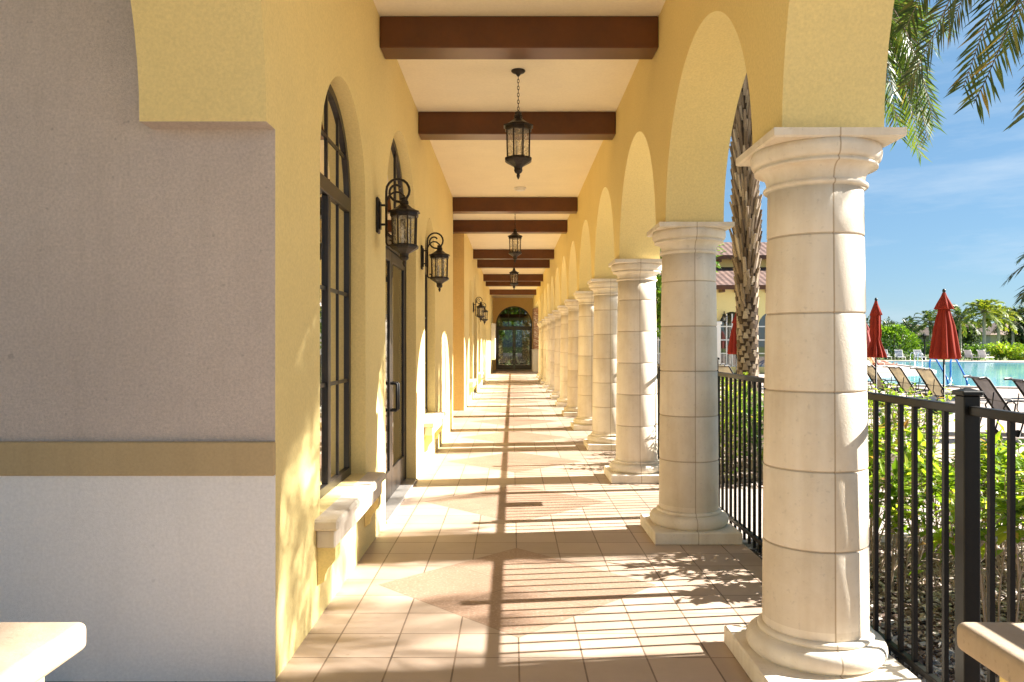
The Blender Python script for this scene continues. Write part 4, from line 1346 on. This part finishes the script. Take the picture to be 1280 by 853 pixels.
# ------------------------------------------------------------------ pool furniture
def make_lounger(name, label, loc, rz, sling, frame, group, cat='sun lounger', back=0.98):
    t = thing(name, label, cat, loc, rz, group)
    W = 0.31
    piv = Vector((0.0, 0, 0.34))
    a = R(58)
    top = piv + Vector((-cos(a) * 0.74, 0, sin(a) * 0.74))
    lip = top + Vector((-0.13, 0, -0.015))
    mb = MB()
    for s in (-1, 1):
        y = s * W
        mb.tube([(lip.x, y, lip.z), (top.x - 0.03, y, top.z - 0.0), (top.x + 0.02, y, top.z - 0.04), (piv.x, y, piv.z), (0.25, y, 0.31), (0.62, y, 0.34), (1.22, y, 0.30)], 0.021, 8)
        mb.tube([(-0.30, y, 0.0), (-0.22, y, 0.30), (-0.05, y, 0.34)], 0.014, 6)
        mb.tube([(1.05, y, 0.0), (1.0, y, 0.31)], 0.014, 6)
        mb.tube([(-0.22, y, 0.30), (0.1, y, 0.30), (1.0, y, 0.27)], 0.013, 6)
        mb.tube([(-0.22, y, 0.28), (-0.33, y, 0.46), (-0.30, y, 0.72)], 0.009, 6)
    for p in (lip, top + Vector((0.02, 0, -0.04)), piv.lerp(top, 0.36), Vector((1.22, 0, 0.30)), Vector((0.25, 0, 0.305))):
        sg = [(p.x + (0.025 if abs(s) < 0.3 else 0), s, p.z) for s in (-W, -0.2, 0.0, 0.2, W)]
        mb.tube(sg, 0.013, 6)
    mb.build('frame', M[frame], t)
    def sl(pts, nm):
        mb = MB()
        vs = []
        for (x, z) in pts: vs += [(x, -W + 0.012, z), (x, W - 0.012, z)]
        o = len(vs)
        for (x, z) in pts: vs += [(x, -W + 0.012, z - 0.004), (x, W - 0.012, z - 0.004)]
        fs = [(2 * i, 2 * i + 1, 2 * i + 3, 2 * i + 2) for i in range(len(pts) - 1)]
        fs += [(o + 2 * i, o + 2 * i + 2, o + 2 * i + 3, o + 2 * i + 1) for i in range(len(pts) - 1)]
        mb.add(vs, fs)
        mb.build(nm, M[sling], t)
    sl([(lip.x, lip.z), (top.x - 0.03, top.z), (top.x + 0.02, top.z - 0.04), (piv.lerp(top, .5).x + 0.02, piv.lerp(top, .5).z), (piv.x, piv.z)], 'back_sling')
    sl([(0.01, 0.335), (0.25, 0.305), (0.62, 0.335), (1.22, 0.298)], 'seat_sling')
    for s in (-1, 1):
        mb = MB()
        y = s * (W + 0.03)
        pts = [(-0.10, y, 0.30), (-0.16, y, 0.46), (-0.10, y, 0.56), (0.05, y, 0.58), (0.25, y, 0.56), (0.33, y, 0.48), (0.30, y, 0.30)]
        mb.tube(pts, 0.014, 6)
        mb.build('armrest', M[frame], t)
    for s in (-1, 1):
        mb = MB()
        mb.tube([(-0.30, s * (W + 0.02), 0.06), (-0.30, s * (W + 0.05), 0.06)], 0.06, 14)
        mb.build('wheel', M['iron'], t)
    return t
ga = 'sling loungers lined up along the pool deck'
ZD = -0.03
def lp(px, py, h):          # ground point of a lounger top seen at px,py with height h
    Y = (EYE - (h + ZD)) * F / (py - 430)
    return ((px - 640) / F * Y, Y, ZD)
TH = 0.955
def place_l(px, py, rz):
    x, y, z = lp(px, py, TH)
    # shift so that the back's top is over the given point
    dx = -0.46 * cos(rz); dy = -0.46 * sin(rz)
    return (x - dx, y - dy, z)
l1 = make_lounger('sun_lounger', 'cream sling lounger in front of the big red parasol, first before its pole', place_l(1150, 461, R(1)), R(1), 'cream', 'iron', ga)
dup(l1, place_l(1114, 459, R(-1)), R(-1), 'cream sling lounger between two other cream loungers')
dup(l1, place_l(1081, 457, R(0)), R(0), 'cream sling lounger half hidden behind the first stone column')
l2 = make_lounger('sun_lounger', 'dark grey mesh lounger right behind the fence post', place_l(1219, 472, R(-9)), R(-9), 'greysling', 'iron', ga)
dup(l2, place_l(1272, 475, R(-9)), R(-9), 'dark grey mesh lounger cut by the edge of the picture')
gb = 'loungers near the yellow clubhouse wing'
dup(l1, (5.9, 20.5, ZD), R(20), 'cream sling lounger next to the date palm trunk')['group'] = gb
dup(l1, (6.2, 22.0, ZD), R(20), 'cream sling lounger behind another near the date palm')['group'] = gb
gc = 'pale loungers on the far side of the pool'
fl = make_lounger('sun_lounger', 'white lounger in front of the round hedge, beside the parasol', (at(1124, 430, 72).x, 72, ZD), R(-105), 'whitesling', 'white', gc)
for (px, Y, rz, lab) in [(1106, 74, -100, 'white lounger lying flat at the foot of the round hedge'), (1148, 72, -100, 'white lounger by the corner of the round hedge'), (1212, 70, 180 - 150, 'grey lounger beyond the pool, under the lime palm'), (1229, 70, 180 - 150, 'grey lounger beyond the pool, second under the lime palm')]:
    dup(fl, (at(px, 430, Y).x, Y, ZD), R(rz), lab)

def parasol(label, px, Y, ytop, yhem, wcap, whem, mat, rs, tied=False):
    rnd = random.Random(rs)
    x = at(px, 430, Y).x
    t = thing('parasol', label, 'parasol', (x, Y, ZD), rnd.uniform(0, 1), 'closed red parasols by the pool')
    zt = EYE - (ytop - 430) / F * Y - ZD; zh = EYE - (yhem - 430) / F * Y - ZD
    mb = MB(); mb.tube([(0, 0, 0.05), (0, 0, zt - 0.05)], 0.022, 10); mb.build('pole', M['iron'], t)
    mb = MB(); mb.lathe([(0.012, zt - 0.06), (0.03, zt - 0.04), (0.036, zt - 0.01), (0.028, zt + 0.02), (0.004, zt + 0.035)], 12); mb.build('finial', M['iron'], t)
    mb = MB(); mb.lathe([(0.28, 0.0), (0.28, 0.06), (0.24, 0.085), (0.05, 0.10), (0.035, 0.28), (0.022, 0.29)], 28); mb.build('base', M['iron'], t)
    H = zt - 0.06 - zh
    ph = [rnd.uniform(0, 6.28) for _ in range(4)]
    def mod(a, z):
        q = (zt - z) / H
        return 1 + (0.06 + 0.30 * q) * (1.6 * abs(cos(4 * a + ph[0])) - 1) + 0.13 * sin(pi * min(1, q)) * cos(a + 5.6) + 0.07 * cos(3 * a + ph[1] + q * 2) + 0.05 * cos(13 * a + ph[2])
    w = whem / 2
    z0 = zt - 0.07
    if tied:
        prof = [(0.03, 1.0), (w * 0.55, 0.80), (w * 0.55, 0.6), (w * 0.58, 0.42), (w * 0.46, 0.32), (w * 0.62, 0.22), (w * 0.9, 0.08), (w, 0.0)]
    else:
        prof = [(0.03, 1.0), (w * 0.36, 0.80), (w * 0.52, 0.66), (w * 0.72, 0.50), (w * 0.84, 0.32), (w * 0.95, 0.12), (w, 0.03), (w * 0.90, 0.0)]
    mb = MB(); mb.lathe([(r, zh + (z0 - zh) * q) for r, q in prof], 96, mod=mod, cap=False); mb.build('canopy', M[mat], t)
    wc = wcap / 2
    mb = MB(); mb.lathe([(0.032, z0 + 0.02), (wc * 0.35, z0 - H * 0.05), (wc * 0.72, z0 - H * 0.145), (wc, z0 - H * 0.235), (wc * 0.94, z0 - H * 0.24)], 96, mod=lambda a, z: 1 + 0.13 * (zt - z) / (H * .24) * cos(8 * a + ph[3]) * .8, cap=False)
    mb.build('top_vent', M[mat], t)
parasol('big closed red parasol standing among the loungers before the pool', 1180, 17.0, 363, 449, 0.37, 0.52, 'red', 1)
parasol('closed red parasol tied at its waist beside the round hedge', 1095, 19.5, 374, 447, 0.27, 0.42, 'red', 2, True)
parasol('faded closed red parasol half hidden by the first column', 1081.5, 30.0, 401, 440, 0.30, 0.62, 'fadedred', 3)
parasol('closed red parasol in front of the yellow wing, behind the date palm trunk', 920.5, 35.0, 390, 443, 0.4, 0.66, 'red', 4)

# pool rails and ladder
def handrail(px, py0, px2, py2, label, mat, h=0.85):
    Y = 1.53 * F / (py2 - 430)
    p = Vector(((px2 - 640) / F * Y, Y, ZD))
    return p
def rail(label, a, b, h, mat, group, grp2=None):
    t = thing('pool_handrail', label, 'handrail', (a[0], a[1], ZD), 0, group)
    d = Vector((b[0] - a[0], b[1] - a[1], 0))
    mb = MB()
    mb.tube([(0, 0, 0), (0, 0, h * 0.8), d * 0.06 + Vector((0, 0, h * 0.95)), d * 0.2 + Vector((0, 0, h)), d * 0.4 + Vector((0, 0, h * 0.93)), d * 0.95 + Vector((0, 0, h * 0.25)), d + Vector((0, 0, 0.02))], 0.036, 8)
    mb.build('rail', M[mat], t)
    for p in (Vector((0, 0, 0)), d):
        mb = MB(); mb.lathe([(0.07, 0.001), (0.07, 0.015), (0.03, 0.03)], 14, cx=p.x, cy=p.y); mb.build('flange', M['steel'], t)
gr = 'blue handrails at the pool steps'
def gp_(px, py): 
    Y = 1.53 * F / (py - 430); return ((px - 640) / F * Y, Y)
rail('blue bent handrail just behind the parasol pole', gp_(1162, 476), gp_(1185, 481), 0.95, 'bluerail', gr)
rail('blue sloping handrail beside the dark mesh lounger', gp_(1188, 476), gp_(1209, 482), 0.95, 'bluerail', gr)
t = thing('pool_ladder', 'steel pool ladder on the far edge of the deck beside the pool', 'ladder', (*gp_(1148, 459), ZD))
for s in (-1, 1):
    mb = MB(); mb.tube([(s * 0.25, 0, 0), (s * 0.25, 0, 0.8), (s * 0.25, 0.1, 0.95), (s * 0.25, 0.4, 0.95), (s * 0.25, 0.55, 0.8), (s * 0.25, 0.6, 0)], 0.022, 8); mb.build('rail', M['steel'], t)
for q in (0.15, 0.35):
    mb = MB(); mb.box(-0.25, 0.25, 0.55, 0.63, q, q + 0.03); mb.build('step', M['steel'], t)

# lamp post beyond the pool
t = thing('lamp_post', 'dark lamp post between the round hedge and the big parasol', 'lamp post', (at(1155.5, 430, 76).x, 76, -0.1))
mb = MB(); mb.lathe([(0.14, 0), (0.14, 0.3), (0.07, 0.4), (0.06, 2.0), (0.08, 2.05)], 10); mb.build('pole', M['iron'], t)
mb = MB(); mb.lathe([(0.12, 2.06), (0.2, 2.35), (0.3, 2.42), (0.05, 2.62)], 6, sm=False); mb.build('lamp_head', M['iron'], t)

# sunbather on a white lounger
Yp = 41.0
xp = at(1092, 430, Yp).x
sb = dup(fl, (xp + 0.1, Yp, ZD), R(-4), 'white lounger carrying the sunbather')
sb['group'] = 'lounger under the sunbather'
t = thing('person', 'sunbather in maroon swimwear lying on a white lounger, face up', 'person', (xp + 0.1, Yp, ZD), R(-4))
def skin_body(name, joints, edges, mat, parent, sub=2):
    me = bpy.data.meshes.new(name)
    me.from_pydata([j[0] for j in joints], edges, [])
    me.materials.append(mat)
    o = bpy.data.objects.new(name, me); C.objects.link(o); o.parent = parent
    md = o.modifiers.new('skin', 'SKIN'); md.use_smooth_shade = True
    sv = me.skin_vertices[0].data if me.skin_vertices else None
    if sv is None:
        return o
    for i, j in enumerate(joints):
        r = j[1] if isinstance(j[1], tuple) else (j[1], j[1])
        sv[i].radius = r
        sv[i].use_root = (i == 0)
    ss = o.modifiers.new('sub', 'SUBSURF'); ss.levels = sub; ss.render_levels = sub
    return o
bpy.context.view_layer.update()
J = [((0.02, 0, 0.46), (0.15, 0.11)), ((-0.13, 0, 0.66), (0.14, 0.11)), ((-0.27, 0, 0.90), (0.15, 0.10)), ((-0.33, 0, 1.00), 0.05), ((-0.36, 0, 1.07), 0.075), ((-0.37, 0, 1.16), (0.085, 0.08)),
     ((0.06, 0.09, 0.46), 0.085), ((0.45, 0.10, 0.62), 0.065), ((0.85, 0.10, 0.45), 0.045), ((0.96, 0.10, 0.47), 0.035), ((1.0, 0.10, 0.56), 0.022),
     ((0.06, -0.09, 0.46), 0.085), ((0.48, -0.10, 0.47), 0.065), ((0.92, -0.10, 0.42), 0.045), ((1.04, -0.10, 0.43), 0.035), ((1.07, -0.10, 0.53), 0.022),
     ((-0.26, 0.19, 0.88), 0.05), ((-0.10, 0.30, 0.68), 0.042), ((0.12, 0.24, 0.58), 0.03), ((0.2, 0.2, 0.57), 0.022),
     ((-0.26, -0.19, 0.88), 0.05), ((-0.10, -0.30, 0.68), 0.042), ((0.12, -0.24, 0.58), 0.03), ((0.2, -0.2, 0.57), 0.022)]
E = [(0, 1), (1, 2), (2, 3), (3, 4), (4, 5), (0, 6), (6, 7), (7, 8), (8, 9), (9, 10), (0, 11), (11, 12), (12, 13), (13, 14), (14, 15), (2, 16), (16, 17), (17, 18), (18, 19), (2, 20), (20, 21), (21, 22), (22, 23)]
skin_body('body', J, E, M['skin'], t)
mb = MB()
mb.lathe([(0.01, 0.10), (0.06, 0.085), (0.088, 0.04), (0.092, 0.0), (0.085, -0.05), (0.05, -0.09)], 16)
h = mb.build('hair', M['hair'], t); h.location = (-0.40, 0, 1.15); h.rotation_euler = (0, R(-35), 0); h.scale = (0.9, 1.0, 1.0)
mb = MB()
mb.lathe([(0.10, -0.10), (0.155, -0.08), (0.165, 0.0), (0.15, 0.09), (0.12, 0.12)], 20, mod=None)
h = mb.build('swimwear', M['swim'], t); h.location = (0.02, 0, 0.47); h.rotation_euler = (0, R(-45), 0); h.scale = (0.85, 1.05, 1.0)

# ------------------------------------------------------------------ yellow wing across the garden
wing = thing('pool_house', 'yellow two storey wing with clay tile roofs and an arched window behind the date palm', 'building', (0, 0, 0))
mb = MB()
arched_wall(mb, fx, 6.0, 16.5, 0, 4.55, 40, 40.35, [(7.6, 0.85, 2.35, 0.3), (9.7, 0.85, 2.35, 0.3), (11.45, 0.72, 2.45, 0.3), (13.6, 0.85, 2.35, 0.3), (15.3, 0.7, 2.45, 0.3)])
mb.box(16.5, 16.7, 40, 46, 0, 4.55); mb.box(5.8, 6.0, 40, 46, 0, 4.55)
mb.build('wall', M['yellow'], wing)
mb = MB()
mb.box(6.2, 16.2, 43.2, 47, 4.4, 6.35)
mb.build('upper_wall', M['yellow'], wing)
def gable(mb, x0, x1, ye, yr, ze, zr, th=0.14):
    mb.prism([(ye, ze), (yr, zr), (yr, zr + th), (ye, ze + th)], lambda u, v, w: (w, u, v), x0, x1)
mb = MB(); gable(mb, 5.4, 17.1, 39.2, 43.19, 4.35, 5.65); mb.build('roof', M['roof'], wing)
mb = MB(); gable(mb, 5.7, 16.7, 42.5, 45.5, 6.25, 7.35); gable(mb, 5.7, 16.7, 48.5, 45.5, 6.25, 7.35); mb.build('upper_roof', M['roof'], wing)
mb = MB(); mb.box(5.4, 17.1, 39.14, 39.19, 4.26, 4.47); mb.box(5.7, 16.7, 42.44, 42.49, 6.16, 6.37); mb.build('fascia', M['beam'], wing)
for i in range(14):
    x = 5.9 + i * 0.8
    mb = MB(); mb.box(x, x + 0.14, 39.25, 39.98, 4.14, 4.30); mb.build('rafter_tail', M['beam'], wing)
for i in range(10):
    x = 6.4 + i * 1.0
    mb = MB(); mb.box(x, x + 0.16, 42.55, 43.18, 6.02, 6.18); mb.build('rafter_tail', M['beam'], wing)
for (c, r, sp) in [(7.6, 0.85, 2.35), (9.7, 0.85, 2.35), (11.45, 0.72, 2.45), (13.6, 0.85, 2.35), (15.3, .7, 2.45)]:
    mb = MB()
    n = 24
    pts = [(c - r, 0.3)] + [(c - r * cos(pi * i / n), sp + r * sin(pi * i / n)) for i in range(n + 1)] + [(c + r, 0.3)]
    w = MB(); w.add([(x, 40.2, z) for x, z in pts], [tuple(range(len(pts)))])
    fr = MB()
    for z in (1.0, 1.7, 2.4): fr.box(c - r, c + r, 40.14, 40.18, z - .03, z + .03)
    for x in (-0.4, 0, 0.4): fr.box(c + x * r - .03, c + x * r + .03, 40.135, 40.175, 0.3, sp + r * 0.85)
    win = fr.build('window', M['white'], wing)
    w.build('pane', M['glass'], win)
for x in (6.6, 8.6, 10.55, 12.4, 14.5, 16.2):
    mb = MB(); mb.box(x - 0.22, x + 0.22, 39.8, 39.998, 0, 2.5, bev=0.02); mb.box(x - 0.27, x + 0.27, 39.75, 39.997, 2.5, 2.66, bev=0.02)
    mb.build('pilaster', M['palegrey'], wing)
mb = MB(); mb.quad((6, 42, 0), (16.5, 42, 0), (16.5, 42, 4.4), (6, 42, 4.4)); mb.build('room_wall', M['interior'], wing)
w2 = dup(wl, (11.25, 39.998, 0.35), -pi / 2, 'small wall lantern on the yellow wing beside its arched window')
w2.location = (10.95, 39.998, 0.4); w2['group'] = 'lantern on the yellow wing'

# ------------------------------------------------------------------ houses beyond the pool
def house(label, px, Y, w, d, hw, hr, wallm, roofm):
    x = at(px, 430, Y).x
    t = thing('bungalow', label, 'house', (x, Y, -0.1), 0, 'low houses beyond the pool')
    mb = MB(); mb.box(-w / 2, w / 2, 0, d, 0, hw); mb.build('wall', wallm, t)
    mb = MB(); e = 0.5
    a = [(-w / 2 - e, -e, hw), (w / 2 + e, -e, hw), (w / 2 + e, d + e, hw), (-w / 2 - e, d + e, hw)]
    rl = w / 2 - d / 2 if w > d else 0.5
    mb.add(a + [(-rl, d / 2, hw + hr), (rl, d / 2, hw + hr)], [(0, 1, 5, 4), (1, 2, 5), (2, 3, 4, 5), (3, 0, 4), (3, 2, 1, 0)])
    mb.build('roof', roofm, t)
    k = int(w // 3)
    for i in range(k):
        xx = -w / 2 + (i + 0.5) * w / k
        mb = MB(); mb.box(xx - 0.5, xx + 0.5, -0.06, -0.002, 0.9, 2.2); wn = mb.build('window', M['white'], t)
        mb = MB(); mb.box(xx - 0.42, xx + 0.42, -0.07, -0.061, 0.98, 2.12); mb.build('pane', M['darkpane'], wn)
M['darkpane'] = surf('dark window', (0.03, 0.04, 0.05), 0.1, 0.1, 1, 50, 0, spec=0.6)
M['greyroof'] = surf('brown shingle roof', (0.25, 0.18, 0.14), 0.9, 0.2, 2, 20, 0.6, 0.03)
M['beige'] = surf('beige stucco', (0.52, 0.48, 0.38), 0.9, 0.05, 1, 30, 0.2)
house('beige bungalow with a brown roof behind the lime palm', 1225, 118, 14, 9, 2.9, 2.2, M['beige'], M['greyroof'])
house('beige bungalow with a brown roof at the frame edge', 1290, 112, 12, 9, 2.9, 2.2, M['beige'], M['greyroof'])
house('beige bungalow with a brown roof left of the big red parasol', 1157, 130, 9, 9, 2.9, 2.2, M['beige'], M['greyroof'])

# ------------------------------------------------------------------ sky, sun, camera
SE, = (R(33.7),)
sunv = Vector((0.992 * cos(SE), 0.126 * cos(SE), sin(SE)))
L = bpy.data.lights.new('sun', 'SUN'); L.energy = 5.0; L.angle = R(0.5); L.color = (1.0, 0.945, 0.86)
lo_ = bpy.data.objects.new('sun', L); C.objects.link(lo_)
lo_.rotation_euler = sunv.to_track_quat('Z', 'Y').to_euler()
lo_.location = sunv * 50
W = bpy.data.worlds.new('World'); S.world = W; W.use_nodes = True
nt = W.node_tree
bg = nt.nodes['Background']; bg.inputs[1].default_value = 0.055
sky = nd(nt, 'ShaderNodeTexSky', sky_type='NISHITA')
sky.sun_disc = False; sky.sun_elevation = SE; sky.sun_rotation = atan2(sunv.x, sunv.y)
sky.altitude = 0; sky.air_density = 1.0; sky.dust_density = 0.1; sky.ozone_density = 3.0
tcw = nd(nt, 'ShaderNodeTexCoord').outputs['Generated']
skyc = mixc(nt, 1.0, sky.outputs[0], (0.475, 0.53, 0.585), 'MULTIPLY')
skyc = mixc(nt, 0.55, skyc, (1.07, 2.12, 3.2))
mpw = nd(nt, 'ShaderNodeMapping'); mpw.inputs['Scale'].default_value = (1.2, 1.2, 7.0)
lk(nt, tcw, mpw.inputs['Vector'])
cn = noise(nt, mpw.outputs[0], 2.6, 7, 0.62)
skyc = mixc(nt, ramp(nt, cn, [(0.52, (0, 0, 0)), (0.80, (0.55,) * 3)]), skyc, (3.2, 3.75, 4.3))
lk(nt, skyc, bg.inputs[0])

cam = bpy.data.cameras.new('camera'); cam.sensor_width = 36; cam.lens = 36 * F / 1280
cam.shift_y = 3.5 / 1280; cam.clip_start = 0.05; cam.clip_end = 3000
co = bpy.data.objects.new('camera', cam); C.objects.link(co)
co.location = (0, 0, EYE); co.rotation_euler = (R(90), 0, 0)
S.camera = co
vs_ = S.view_settings
vs_.view_transform = 'Standard'; vs_.look = 'None'; vs_.gamma = 1; vs_.exposure = 2.12
try: vs_.use_curve_mapping = False
except Exception: pass
S.cycles.max_bounces = 10; S.cycles.diffuse_bounces = 6; S.cycles.transparent_max_bounces = 16
S.cycles.use_denoising = True
